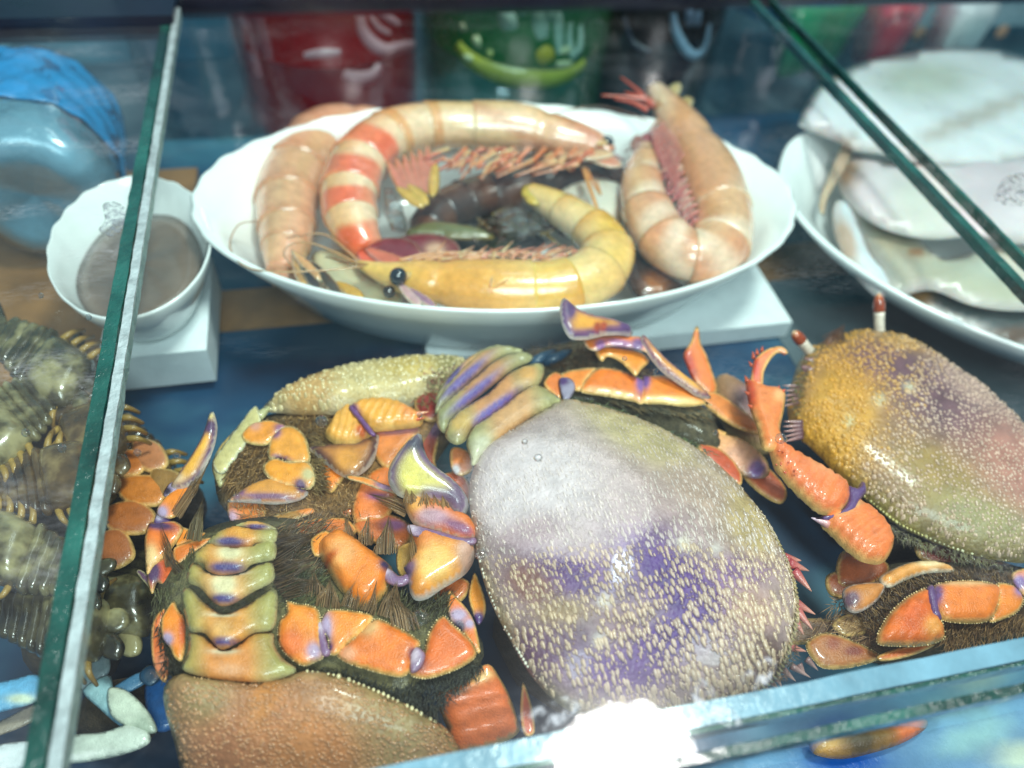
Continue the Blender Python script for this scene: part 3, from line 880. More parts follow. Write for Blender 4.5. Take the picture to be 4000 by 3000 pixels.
# ======== crab under the abdomen of which the rear end points up, front left
A = crab('A', 'orange crab with its banded olive tail raised, shell pointing down at the front glass', [(700, 2100), (1850, 2650)], -9, -4)
trunk(A, 1150, 2560, -5.6, 4.2)
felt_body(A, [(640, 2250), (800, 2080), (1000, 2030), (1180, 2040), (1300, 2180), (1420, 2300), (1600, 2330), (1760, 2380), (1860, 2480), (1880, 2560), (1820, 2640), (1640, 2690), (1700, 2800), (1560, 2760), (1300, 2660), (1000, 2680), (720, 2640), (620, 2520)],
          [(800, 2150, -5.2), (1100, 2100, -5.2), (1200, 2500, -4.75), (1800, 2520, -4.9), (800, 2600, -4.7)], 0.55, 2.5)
cA = puff('carapace', [(668, 2662), (720, 2634), (800, 2648), (920, 2662), (1040, 2664), (1130, 2642), (1200, 2624), (1300, 2638), (1400, 2672), (1500, 2715), (1600, 2765), (1700, 2822), (1752, 2868),
                       (1800, 2980), (1780, 3120), (1700, 3260), (1500, 3400), (1250, 3440), (980, 3390), (820, 3240), (730, 3060), (690, 2900), (655, 2780), (648, 2700)],
          [(1000, 2650, -4.0), (1000, 3400, -8.2)], A, M['carapace'], (178, 124, 84), bands=[(8, 80, (150, 128, 84))],
          spots=[(1000, 2950, 260, (176, 112, 76)), (1050, 2780, 60, (190, 120, 60), 130, 15), (1500, 2900, 220, (160, 132, 88)), (820, 2760, 110, (160, 130, 88)), (1250, 3000, 200, (192, 122, 72))], h=1.5, hb=1.2, step=34, ret=True)
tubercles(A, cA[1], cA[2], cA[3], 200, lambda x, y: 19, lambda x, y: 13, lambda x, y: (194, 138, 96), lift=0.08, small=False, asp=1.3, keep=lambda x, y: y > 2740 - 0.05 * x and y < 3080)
fringe(A, [(1200, 2622), (1300, 2636), (1400, 2670), (1500, 2713), (1600, 2763), (1700, 2822), (1745, 2862)], [(1000, 2650, -3.85), (1000, 3400, -8.0)], 9)
fringe(A, [(760, 2648), (880, 2662), (1020, 2668), (1110, 2652)], [(1000, 2650, -3.8), (1000, 3400, -8.0)], 6, (200, 160, 110))
ABD = [(40, 96, (214, 138, 48))]
def abd(t, pts, z, cxs, mid, oli=(158, 148, 84), extra=(), **kw):
    xs = np.array(pts)[:, 0]; w_ = np.ptp(xs)
    sp = [(cxs[0], cxs[1], w_ * 0.30, mid, w_ * 0.6)] + list(extra)
    return puff('abdomen_segment', pts, z, t, M['shell'], oli, [(2, 12, (196, 190, 140))], sp, flat=0.45, **dict(kw, h=kw.get('h', .4) * 0.6))
O1 = (214, 140, 56); VIO = (74, 58, 112); PALE = (226, 206, 160)
abd(A, [(749, 2477), (792, 2482), (830, 2512), (880, 2540), (930, 2522), (965, 2490), (989, 2477), (1057, 2477), (1061, 2519), (1091, 2570), (1146, 2612), (1108, 2637), (1027, 2658), (922, 2654), (816, 2641), (736, 2620), (722, 2595), (741, 2557), (749, 2519)],
    -3.7, (900, 2600), (214, 132, 62), extra=[(880, 2552, 55, (226, 206, 170), 14), (905, 2625, 60, (220, 150, 100), 25)], h=0.4)
abd(A, [(736, 2302), (762, 2312), (795, 2350), (859, 2397), (905, 2392), (964, 2363), (1006, 2333), (1053, 2304), (1070, 2321), (1072, 2359), (1057, 2451), (985, 2468), (935, 2500), (871, 2529), (838, 2506), (804, 2468), (757, 2464), (741, 2435), (728, 2380), (719, 2329)],
    -3.45, (890, 2440), O1, extra=[(872, 2408, 60, (228, 214, 180), 10), (870, 2470, 40, (220, 160, 90)), (875, 2514, 70, VIO, 14)], h=0.42)
abd(A, [(766, 2203), (787, 2211), (812, 2236), (871, 2249), (943, 2241), (985, 2215), (1040, 2200), (1055, 2211), (1059, 2262), (1027, 2287), (977, 2312), (905, 2354), (863, 2359), (829, 2338), (791, 2295), (753, 2278), (741, 2262), (749, 2224)],
    -3.2, (880, 2290), O1, extra=[(880, 2290, 55, PALE, 60), (900, 2246, 70, (236, 222, 200), 10), (875, 2346, 60, VIO, 16)], h=0.42)
abd(A, [(812, 2131), (838, 2127), (850, 2135), (915, 2140), (985, 2135), (998, 2124), (1061, 2122), (1063, 2177), (1036, 2190), (977, 2203), (947, 2228), (871, 2241), (816, 2224), (804, 2198), (770, 2190), (774, 2165)],
    -3.0, (880, 2175), O1, extra=[(905, 2170, 55, PALE, 34), (890, 2226, 75, VIO, 20)], h=0.4)
abd(A, [(825, 2114), (871, 2076), (922, 2059), (951, 2063), (1006, 2072), (1048, 2068), (1072, 2076), (1070, 2105), (1057, 2118), (994, 2120), (973, 2133), (871, 2133), (846, 2127)],
    -2.95, (940, 2090), O1, extra=[(905, 2124, 65, VIO, 16), (955, 2085, 30, (222, 150, 60))], h=0.35)
abd(A, [(922, 2057), (956, 2044), (1002, 2040), (1044, 2051), (1072, 2068), (1044, 2074), (998, 2072), (947, 2061)], -3.1, (1000, 2050), (214, 150, 70), extra=[(1000, 2066, 55, VIO, 9)], h=0.3)
# right hand legs of this crab
seg(A, [(1124, 2359), (1158, 2367), (1217, 2376), (1243, 2405), (1247, 2498), (1255, 2561), (1234, 2574), (1192, 2591), (1154, 2578), (1103, 2527), (1091, 2477), (1099, 2426), (1124, 2401)], -4.1, ORANGE2, [(1228, 2548, 34, LILAC), (1140, 2520, 60, (222, 110, 50))], beads=7)
seg(A, [(1281, 2396), (1336, 2390), (1406, 2399), (1447, 2415), (1417, 2461), (1363, 2504), (1319, 2548), (1292, 2542), (1287, 2488), (1258, 2450)], -4.1, ORANGE2, [(1272, 2460, 30, LILAC, 70), (1282, 2530, 22, PURPLE)], beads=7)
seg(A, [(1466, 2428), (1525, 2445), (1580, 2472), (1612, 2493), (1634, 2515), (1612, 2559), (1604, 2607), (1569, 2637), (1515, 2632), (1444, 2613), (1374, 2591), (1330, 2564), (1330, 2542), (1390, 2493)], -4.15, ORANGE, [(1440, 2450, 45, (226, 168, 110)), (1620, 2560, 26, DARKP), (1360, 2560, 34, (226, 150, 110))], beads=7)
seg(A, [(1731, 2415), (1769, 2450), (1813, 2488), (1845, 2526), (1848, 2564), (1797, 2602), (1715, 2634), (1661, 2643), (1612, 2629), (1622, 2590), (1656, 2559), (1672, 2499), (1694, 2450)], -4.3, (222, 116, 54), [(1636, 2600, 34, (120, 60, 60))], beads=8)
seg(A, [(1759, 2320), (1786, 2342), (1824, 2385), (1851, 2434), (1867, 2504), (1870, 2542), (1845, 2526), (1813, 2477), (1764, 2423), (1753, 2369)], -4.5, ORANGE, [(1791, 2450, 34, (50, 36, 54)), (1790, 2405, 40, LILAC, 26), (1835, 2440, 20, LILAC)])
seg(A, [(1853, 2252), (1872, 2282), (1894, 2352), (1889, 2401), (1867, 2428), (1845, 2380), (1834, 2325)], -4.8, (240, 158, 34), [(1868, 2420, 30, PURPLE)])
seg(A, [(1818, 2662), (1900, 2602), (1948, 2656), (1981, 2716), (2005, 2786), (2012, 2862), (1878, 2920), (1775, 2925), (1753, 2846), (1721, 2759), (1710, 2705), (1748, 2700)], [(1850, 2650, -5.0), (1900, 2920, -6.6)], SALMON,
    [(1880, 2660, 60, (232, 176, 112), 24, -20), (1800, 2715, 50, (120, 88, 60), 10, -6)], name='claw_arm', h=0.6, ridge=(75, 60, 0.05))
seg(A, [(2040, 2690), (2052, 2688), (2078, 2770), (2085, 2850), (2050, 2860), (2035, 2790)], -5.6, (226, 104, 70), name='claw_finger')
seg(A, [(1270, 2108), (1330, 2081), (1379, 2103), (1444, 2152), (1509, 2201), (1525, 2228), (1515, 2271), (1493, 2325), (1417, 2369), (1336, 2304), (1292, 2239), (1260, 2179), (1254, 2141)], -4.4, (236, 138, 46), [(1512, 2230, 30, (60, 46, 80)), (1340, 2190, 60, (240, 160, 90)), (1282, 2210, 18, (200, 90, 20), 60, 60)], h=0.85)
seg(A, [(1222, 2108), (1270, 2081), (1285, 2108), (1254, 2163), (1227, 2157)], -4.5, (240, 150, 40))
seg(A, [(1623, 2081), (1677, 2076), (1742, 2098), (1807, 2114), (1851, 2114), (1845, 2179), (1818, 2233), (1775, 2266), (1721, 2298), (1672, 2331), (1628, 2336), (1607, 2304), (1601, 2249), (1585, 2215), (1612, 2179)], -4.0, (232, 156, 76),
    [(1730, 2098, 110, (150, 80, 96), 22, 12), (1820, 2190, 40, (200, 150, 130), 70), (1600, 2235, 30, (116, 86, 140)), (1640, 2120, 70, (226, 126, 60)), (1700, 2230, 70, (238, 182, 100))], bands=[(3, 8, WHITE)], h=0.8)
seg(A, [(1588, 1967), (1602, 1950), (1656, 1952), (1729, 1967), (1772, 1999), (1819, 2014), (1848, 2050), (1855, 2086), (1851, 2103), (1807, 2112), (1742, 2096), (1677, 2072), (1634, 2054), (1609, 2024)], -3.7, (228, 130, 56),
    [(1690, 2040, 80, (186, 140, 150), 34, 8), (1790, 2080, 70, (140, 76, 110), 20, 20), (1620, 1985, 40, (236, 160, 80))], bands=[(3, 9, (246, 226, 190))], h=0.6)
puff('paddle', [(1635, 1704), (1649, 1713), (1656, 1753), (1674, 1800), (1714, 1836), (1758, 1869), (1794, 1905), (1819, 1952), (1815, 1988), (1805, 2006), (1772, 1999), (1736, 1967), (1692, 1956), (1638, 1952), (1591, 1945), (1555, 1927), (1530, 1891), (1526, 1847), (1541, 1807), (1573, 1760), (1606, 1724)],
     [(1640, 1710, -2.7), (1700, 1980, -3.6)], A, M['shell'], (206, 184, 84), [(22, 62, (122, 92, 122)), (3, 9, (244, 236, 230))], [(1628, 1745, 46, (84, 78, 92), 40), (1780, 1960, 50, (104, 78, 104)), (1610, 1900, 50, (212, 190, 84))], h=0.35, hb=0.3, flat=0.5)
seg(A, [(1450, 1851), (1501, 1829), (1526, 1833), (1526, 1891), (1544, 1927), (1533, 1981), (1494, 2024), (1439, 2032), (1396, 2035), (1381, 1988), (1396, 1927), (1414, 1891)], -5.3, (230, 132, 66), [(1480, 1952, 50, (150, 84, 130), 16, 8)])
seg(A, [(1400, 2030), (1500, 2010), (1580, 2040), (1600, 2090), (1560, 2140), (1470, 2120), (1400, 2080)], -5.4, (226, 128, 70), [(1540, 2060, 50, (150, 90, 130), 24)])
seg(A, [(1367, 1862), (1396, 1862), (1439, 1869), (1483, 1887), (1526, 1905), (1551, 1938), (1530, 1924), (1475, 1909), (1421, 1889), (1374, 1875)], -4.6, (236, 150, 60), [(1500, 1900, 40, (150, 110, 140), 16, 20)], bands=[(2, 6, CREAM)], name='claw_finger')
# left hand claw and legs
puff('paddle', [(815, 1627), (829, 1621), (838, 1645), (844, 1681), (836, 1735), (818, 1786), (789, 1844), (768, 1873), (724, 1898), (703, 1901), (674, 1891), (703, 1847), (731, 1804), (768, 1746), (793, 1695), (807, 1652)],
     [(829, 1621, -3.6), (690, 1895, -4.6)], A, M['shell'], (236, 166, 66), [(9, 24, (96, 66, 104)), (2, 6, (236, 226, 214))], [(822, 1680, 26, (88, 58, 92), 34), (826, 1632, 14, (238, 206, 140), 18), (690, 1880, 40, (220, 180, 140), 22)], h=0.32, hb=0.3)
seg(A, [(648, 1922), (670, 1891), (703, 1894), (706, 1914), (659, 1934)], -4.7, LILAC, [(655, 1922, 18, (50, 36, 56))], bands=None)
seg(A, [(627, 1977), (656, 1938), (695, 1912), (731, 1901), (741, 1912), (731, 1945), (710, 1981), (681, 2014), (645, 2014), (623, 2003)], -4.7, (238, 144, 48), [(635, 2005, 26, LILAC)], bands=[(2, 9, (240, 200, 110))])
seg(A, [(606, 2040), (620, 2004), (640, 2006), (660, 2030), (650, 2060), (600, 2066)], -4.9, PURPLE, [(625, 2018, 18, (220, 200, 220))], bands=None)
seg(A, [(589, 2051), (627, 2046), (669, 2043), (694, 2052), (707, 2076), (677, 2127), (643, 2169), (610, 2198), (580, 2232), (574, 2169), (572, 2105)], -4.9, (236, 128, 48), [(592, 2180, 34, (240, 190, 130), 50), (625, 2060, 70, (84, 52, 90), 20, 8)])
seg(A, [(584, 2236), (597, 2211), (627, 2194), (681, 2156), (711, 2152), (690, 2203), (690, 2253), (669, 2287), (639, 2291), (618, 2270), (601, 2312), (584, 2270)], -5.0, (234, 112, 52), [(602, 2240, 34, (84, 54, 88), 54)])
seg(A, [(540, 2241), (555, 2236), (584, 2262), (597, 2304), (601, 2321), (580, 2291), (555, 2262)], -5.1, (90, 54, 78), bands=[(2, 5, CREAM)], name='paddle')
seg(A, [(635, 2426), (660, 2380), (681, 2359), (694, 2388), (715, 2414), (722, 2464), (719, 2527), (707, 2570), (681, 2557), (665, 2523), (639, 2485)], -4.3, (240, 146, 44), [(656, 2500, 26, LILAC), (716, 2470, 16, (214, 96, 40), 70)])
seg(A, [(597, 2447), (614, 2409), (643, 2388), (656, 2405), (635, 2447), (639, 2498), (660, 2544), (656, 2591), (648, 2650), (622, 2633), (601, 2582), (593, 2515)], -4.7, (224, 116, 56), [(640, 2600, 50, (214, 120, 80))])
HB = (74, 56, 36); HD = (58, 48, 32); HG = (84, 82, 52)
for (b_, t_, w_) in (((1370, 2110), (1345, 2010), 46), ((1425, 2125), (1415, 2003), 54), ((1505, 2160), (1500, 2008), 84), ((1365, 2370), (1402, 2228), 66), ((1430, 2385), (1487, 2264), 66), ((1520, 2410), (1568, 2268), 90), ((1585, 2460), (1578, 2300), 104), ((1280, 2370), (1300, 2260), 90), ((1230, 2330), (1250, 2230), 80)):
    tuft('hair_tuft', A, M['hair'], b_, t_, w_, -4.3, -3.7, (122, 94, 64), 22)
for (b_, t_, w_) in (((1070, 2130), (1250, 2050), 60), ((1075, 2190), (1232, 2100), 80), ((1080, 2240), (1232, 2160), 90), ((1090, 2300), (1225, 2215), 90), ((700, 2230), (640, 2160), 40)):
    tuft('hair_tuft', A, M['hair'], b_, t_, w_, -4.2, -3.7, HB, 26)
tuft('hair_tuft', A, M['hair'], (755, 2105), (772, 1940), 66, -4.5, -4.1, (96, 80, 50), 22)
tuft('hair_tuft', A, M['hair'], (690, 2010), (862, 1796), 46, -4.6, -4.2, (110, 80, 44), 20)
tuft('hair_tuft', A, M['hair'], (668, 2210), (668, 2030), 40, -4.6, -4.4, (100, 76, 46), 16)
tuft('hair_tuft', A, M['hair'], (1590, 1990), (1440, 1910), 60, -3.9, -3.6, (132, 96, 58), 22)
for i in range(6):
    tuft('hair_tuft', A, M['hair'], (1590 + 30 * i, 1960 + 5 * i), (1580 + 30 * i, 1905 + 5 * i), 30, -3.3, -3.0, (140, 104, 60), 10)
tuft('hair_tuft', A, M['hair'], (1625, 2200), (1618, 2030), 30, -3.6, -3.4, (120, 88, 50), 12)
hair('felt_hair', A, M['hair'], [(690, 2240), (760, 2090), (740, 2400), (700, 2440), (600, 2440), (600, 2300)], -4.9, 92, 70, 420, HG, 14, 4, 0.3, (60, 54, 34))
hair('felt_hair', A, M['hair'], [(1070, 2270), (1240, 2250), (1280, 2370), (1180, 2380), (1100, 2400), (1070, 2480)], -4.5, -40, 80, 500, (82, 84, 52), 12, 4, 0.3, (60, 58, 36))
hair('felt_hair', A, M['hair'], [(1280, 2380), (1450, 2300), (1620, 2330), (1760, 2330), (1740, 2420), (1660, 2500), (1560, 2440), (1400, 2390)], -4.6, -60, 70, 620, (76, 72, 44), 22, 4, 0.35, (52, 46, 30))
hair('felt_hair', A, M['hair'], [(1180, 2600), (1330, 2580), (1560, 2650), (1850, 2580), (1900, 2600), (1800, 2680), (1700, 2790), (1500, 2700), (1300, 2630)], -4.7, 100, 55, 800, (52, 52, 42), 35, 4, 0.15, (34, 34, 30))
hair('felt_hair', A, M['hair'], [(610, 2440), (640, 2650), (720, 2640), (740, 2590), (720, 2480)], -4.6, 100, 50, 220, (44, 40, 28), 30, 4, 0.2)

# ======== big lilac crab in the middle
B = crab('B', 'large lilac and cream bumpy crab with its tail towards the prawn bowl', [(1850, 1500), (3100, 2800)], -9, -3)
trunk(B, 2450, 2250, -4.2, 5.0)
outB = [(2197, 1569), (2278, 1577), (2405, 1609), (2531, 1654), (2658, 1718), (2766, 1790), (2857, 1871), (2929, 1953), (2992, 2034), (3037, 2115), (3074, 2197), (3101, 2278), (3113, 2368), (3101, 2459), (3074, 2549), (3037, 2631), (2965, 2694), (2820, 2766), (2622, 2793), (2441, 2802), (2290, 2790), (2170, 2730), (2061, 2604), (1989, 2477), (1926, 2350), (1880, 2206), (1853, 2043), (1841, 1917), (1862, 1826), (1889, 1754), (1971, 1700), (2079, 1636)]
cB = puff('carapace', outB, [(2200, 1570, -3.4), (2000, 2400, -3.6), (3050, 2300, -3.9), (2600, 2790, -4.6), (2400, 2100, -3.4)], B, M['carapace'], (166, 138, 134),
          bands=[(10, 40, (176, 156, 116))],
          spots=[(2480, 1740, 330, (178, 156, 112), 110, 32), (2080, 1950, 260, (186, 168, 168)), (2060, 2140, 150, (150, 122, 124), 70, -10), (2240, 2320, 260, (86, 52, 104), 90, 14), (2060, 2330, 120, (126, 84, 76), 70, 40), (2460, 2230, 170, (126, 92, 128), 80, -30), (2640, 2360, 300, (82, 48, 112), 130, 35),
                 (2880, 2280, 160, (124, 88, 130), 70, -20), (2150, 2560, 220, (98, 66, 86), 120), (2380, 2480, 120, (128, 98, 106), 60, 20), (2560, 2560, 190, (84, 52, 118), 90, -35), (2420, 2660, 220, (104, 72, 124), 90), (2900, 2440, 100, (170, 132, 122)), (2900, 2080, 110, (180, 152, 104), 180, -30), (2180, 2440, 100, (138, 110, 84), 46), (2960, 2600, 100, (104, 76, 70), 110), (2700, 1960, 150, (170, 140, 124), 80, 35), (2640, 2190, 30, (206, 190, 176)), (2760, 2205, 22, (200, 184, 176)), (2340, 2410, 26, (200, 182, 170)), (2320, 2550, 26, (196, 176, 170))],
          h=1.4, hb=1.4, step=24, ret=True)
def sizeB(x, y): return 10 + 33 * np.clip((y - 1600) / 900, 0, 1) * np.clip(0.55 + (x - 1850) / 1600, 0.5, 1.1)
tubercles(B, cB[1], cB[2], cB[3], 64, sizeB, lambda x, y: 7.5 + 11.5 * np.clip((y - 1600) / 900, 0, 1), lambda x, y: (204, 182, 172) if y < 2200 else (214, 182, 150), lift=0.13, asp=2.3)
fringe(B, [(1862, 1826), (1841, 1917), (1853, 2043), (1880, 2206), (1926, 2350), (1989, 2477), (2061, 2604)], -3.55, 7, (220, 210, 190))
fringe(B, [(1889, 1754), (1971, 1700), (2079, 1636), (2197, 1569), (2278, 1577), (2405, 1609), (2531, 1654)], -3.35, 6, (210, 200, 170))
mb = MB()
for i in range(60):         # saw teeth of the right margin
    s = i / 59; k = 4 + s * 12
    j = int(k); q = np.array(outB[j]) * (1 - (k - j)) + np.array(outB[j + 1]) * (k - j)
    tipq = q + np.array([16, 10]); z_ = -3.75
    a_, b_, c_, d_ = P(q[0] - 8, q[1] - 12, z_ + .1), P(q[0] + 4, q[1] + 12, z_ + .1), P(*tipq, z_ + .12), P(q[0], q[1], z_ + .4)
    mb.add([a_, b_, c_, d_], [(0, 2, 3), (2, 1, 3), (0, 1, 2), (0, 3, 1)], lin((222, 204, 150)))
o = mb.build('margin_teeth', M['shell'], B, False); o['kind'] = 'stuff'
for i in range(16):         # jagged brown front of the shell
    x = 2700 + 30 * i; y = 2780 - 13 * i + rng.normal(0, 8)
    spine(B, (x, y), (x + 40 + rng.normal(0, 10), y + 45), 30, -4.5, -4.6, (150, 110, 110), 'front_tooth', (200, 160, 150))
for (b_, t_) in (((3060, 2180), (3130, 2190)), ((3080, 2200), (3160, 2230)), ((3100, 2230), (3170, 2310)), ((3090, 2345), (3185, 2400)), ((3100, 2370), (3175, 2460)), ((3090, 2400), (3140, 2480)), ((3070, 2430), (3105, 2490)), ((3060, 2520), (3150, 2545))):
    spine(B, b_, t_, 46, -4.2, -4.3, (178, 60, 70), 'spine', (214, 150, 130))
hair('felt_hair', B, M['hair'], [(2800, 2600), (3090, 2400), (3130, 2500), (3080, 2640), (2960, 2720), (2780, 2770)], -4.05, 50, 30, 500, (110, 84, 72), 60, 4, 0.25, (86, 76, 60))
# tail
for pts, z_, cxy, mid, ex in (
    ([(1709, 1561), (1727, 1513), (1764, 1464), (1813, 1415), (1861, 1384), (1910, 1363), (1960, 1362), (1900, 1400), (1840, 1440), (1780, 1500), (1740, 1560)], -4.6, (1800, 1440), (186, 136, 84), [(1770, 1480, 60, VIO, 14, -52)]),
    ([(1712, 1610), (1715, 1568), (1746, 1513), (1788, 1464), (1837, 1415), (1886, 1378), (1947, 1360), (2014, 1366), (2032, 1381), (1977, 1391), (1916, 1421), (1855, 1476), (1794, 1531), (1746, 1574)], -4.2, (1850, 1440), (190, 140, 84), [(1810, 1490, 130, (96, 76, 142), 16, -42)]),
    ([(1721, 1659), (1718, 1610), (1752, 1568), (1807, 1519), (1861, 1476), (1916, 1427), (1971, 1397), (2032, 1384), (2069, 1397), (2057, 1421), (2002, 1446), (1947, 1488), (1886, 1537), (1825, 1586), (1770, 1635), (1752, 1684)], -3.8, (1890, 1500), (192, 134, 84), [(1850, 1545, 130, (96, 76, 142), 16, -40)]),
    ([(1752, 1702), (1755, 1665), (1788, 1616), (1849, 1574), (1910, 1537), (1959, 1488), (2008, 1452), (2087, 1427), (2115, 1439), (2109, 1482), (2087, 1513), (2026, 1537), (1965, 1592), (1898, 1641), (1849, 1671), (1825, 1714), (1788, 1729)], -3.45, (1930, 1570), (196, 134, 84), [(1920, 1610, 140, (96, 76, 146), 16, -36), (1800, 1660, 50, (190, 150, 80)), (2060, 1470, 40, (206, 150, 84))]),
    ([(2093, 1513), (2179, 1568), (2142, 1592), (2063, 1635), (1984, 1690), (1910, 1757), (1855, 1812), (1843, 1769), (1831, 1726), (1855, 1671), (1910, 1629), (1971, 1586), (2032, 1537)], -3.3, (2000, 1630), (200, 146, 96), [(1880, 1760, 50, (190, 180, 150))])):
    abd(B, pts, z_, cxy, mid, (150, 146, 98), ex, h=0.42)
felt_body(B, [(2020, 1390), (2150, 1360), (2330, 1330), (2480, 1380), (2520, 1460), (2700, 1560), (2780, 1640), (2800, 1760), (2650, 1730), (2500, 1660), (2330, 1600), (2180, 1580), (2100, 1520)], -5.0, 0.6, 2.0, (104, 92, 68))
seg(B, [(2131, 1500), (2165, 1462), (2198, 1479), (2195, 1513), (2186, 1555), (2160, 1538)], -4.0, (226, 132, 70))
seg(B, [(2190, 1492), (2215, 1483), (2236, 1496), (2240, 1521), (2219, 1555), (2203, 1551)], -3.75, (150, 140, 160), [(2200, 1492, 20, PURPLE)], bands=None, name='leg_joint')
seg(B, [(2198, 1475), (2228, 1454), (2316, 1445), (2312, 1458), (2283, 1492), (2274, 1517), (2253, 1521), (2228, 1500)], -3.95, (232, 146, 70), beads=6)
seg(B, [(2325, 1454), (2359, 1443), (2422, 1452), (2473, 1471), (2506, 1488), (2511, 1513), (2502, 1572), (2464, 1563), (2380, 1547), (2295, 1534), (2278, 1521), (2295, 1488)], -3.9, (232, 132, 50), [(2390, 1545, 90, (240, 196, 130), 14, 8), (2500, 1500, 20, (130, 90, 150), 50)], beads=6)
seg(B, [(2519, 1462), (2536, 1471), (2612, 1475), (2667, 1509), (2726, 1551), (2768, 1580), (2751, 1576), (2675, 1585), (2591, 1576), (2511, 1568), (2515, 1513)], -3.9, (236, 142, 54), [(2520, 1490, 18, (120, 84, 150), 40), (2620, 1570, 110, (240, 200, 130), 14, 4)], beads=6)
puff('paddle', [(2213, 1171), (2236, 1188), (2274, 1217), (2321, 1234), (2380, 1245), (2422, 1258), (2451, 1272), (2458, 1298), (2447, 1312), (2414, 1306), (2359, 1308), (2312, 1319), (2270, 1323), (2236, 1319), (2211, 1285), (2198, 1234), (2198, 1196)],
     [(2210, 1180, -1.35), (2440, 1300, -2.6)], B, M['shell'], (232, 156, 54), [(14, 36, (100, 62, 108)), (2, 7, (240, 226, 214))], [(2225, 1225, 26, (90, 56, 100), 50), (2330, 1292, 16, DEEP, 18, 20), (2355, 1288, 12, DEEP, 18, 10), (2440, 1285, 26, (96, 62, 110))], h=0.3, hb=0.3, flat=0.5)
seg(B, [(2291, 1319), (2321, 1310), (2401, 1302), (2456, 1315), (2498, 1319), (2523, 1348), (2527, 1378), (2498, 1369), (2443, 1357), (2380, 1353), (2338, 1369), (2304, 1357)], -2.9, (232, 138, 54), [(2420, 1345, 60, (170, 110, 150), 16, 10), (2345, 1352, 22, (150, 100, 150)), (2490, 1350, 26, (120, 80, 130))], bands=[(2, 7, (240, 210, 170))])
seg(B, [(2338, 1374), (2371, 1357), (2443, 1361), (2506, 1386), (2523, 1412), (2498, 1437), (2477, 1462), (2456, 1445), (2422, 1412), (2380, 1395), (2363, 1412), (2346, 1399)], -3.4, (238, 152, 54), [(2430, 1362, 90, (130, 80, 130), 9, 8)])
puff('paddle', [(2513, 1323), (2527, 1319), (2557, 1353), (2599, 1399), (2650, 1445), (2700, 1483), (2743, 1517), (2766, 1547), (2717, 1542), (2667, 1509), (2591, 1454), (2540, 1395), (2515, 1348)], [(2520, 1325, -2.8), (2750, 1530, -3.7)], B, M['shell'], (226, 148, 72), [(8, 22, (124, 76, 100)), (2, 5, (236, 214, 200))], [(2680, 1490, 60, (230, 160, 70), 14, 40)], h=0.25, hb=0.25)
seg(B, [(2675, 1386), (2700, 1344), (2717, 1293), (2730, 1293), (2738, 1348), (2759, 1391), (2785, 1466), (2797, 1509), (2776, 1542), (2743, 1517), (2709, 1479), (2684, 1420)], [(2720, 1295, -4.0), (2770, 1520, -5.2)], (232, 130, 62), [(2690, 1430, 24, (196, 60, 24), 80, -15), (2718, 1310, 14, (236, 120, 60))], name='claw')
seg(B, [(2740, 1560), (2800, 1540), (2880, 1590), (2950, 1650), (2960, 1690), (2880, 1670), (2800, 1620)], -5.0, (226, 140, 70))
seg(B, [(2540, 1640), (2650, 1620), (2730, 1630), (2760, 1660), (2830, 1690), (2760, 1700), (2640, 1690)], -5.0, (214, 120, 56), [(2740, 1660, 50, (226, 190, 90))])
seg(B, [(2692, 1694), (2759, 1690), (2823, 1699), (2900, 1720), (2980, 1790), (2990, 1850), (2930, 1860), (2844, 1825), (2781, 1774), (2730, 1741)], -5.1, (228, 178, 146), [(2950, 1840, 40, (116, 86, 150)), (2870, 1800, 60, (222, 160, 130))], ridge=(40, 30, 0.04))
seg(B, [(2730, 1741), (2802, 1753), (2857, 1796), (2890, 1850), (2880, 1890), (2823, 1850), (2759, 1791)], -4.9, (196, 84, 48))
hair('felt_hair', B, M['hair'], [(2290, 1540), (2500, 1570), (2740, 1590), (2760, 1630), (2600, 1610), (2400, 1570)], -4.3, 22, 75, 420, (70, 66, 50), 10, 4, 0.1, (112, 92, 60))
hair('felt_hair', B, M['hair'], [(2020, 1400), (2120, 1370), (2330, 1350), (2330, 1430), (2200, 1460), (2120, 1440)], -4.4, -30, 60, 260, (92, 66, 40), 45, 3.5, 0.4, (60, 48, 34))
hair('felt_hair', B, M['hair'], [(2100, 1440), (2200, 1560), (2330, 1590), (2560, 1660), (2800, 1780), (2700, 1720), (2400, 1590), (2180, 1540)], -4.1, 60, 32, 420, (74, 82, 62), 40, 4, 0.15, (90, 96, 60))
hair('felt_hair', B, M['hair'], [(2470, 1420), (2560, 1430), (2560, 1470), (2500, 1470)], -3.9, 200, 45, 70, (80, 56, 36), 20, 4, 0.3)
for (b_, t_) in (((2060, 1430), (2170, 1368)), ((2120, 1420), (2230, 1370))):   # dark blue swimmerets tucked by the tail
    p_ = [P(b_[0] + (t_[0] - b_[0]) * s, b_[1] + (t_[1] - b_[1]) * s, -4.3 + 0.35 * math.sin(math.pi * s)) for s in np.linspace(0, 1, 8)]
    mb = MB(); tube(mb, p_, [0.18, 0.24, 0.26, 0.26, 0.25, 0.22, 0.18, 0.1], lin((24, 66, 92)), 10); mb.build('swimmeret', M['shell'], B)

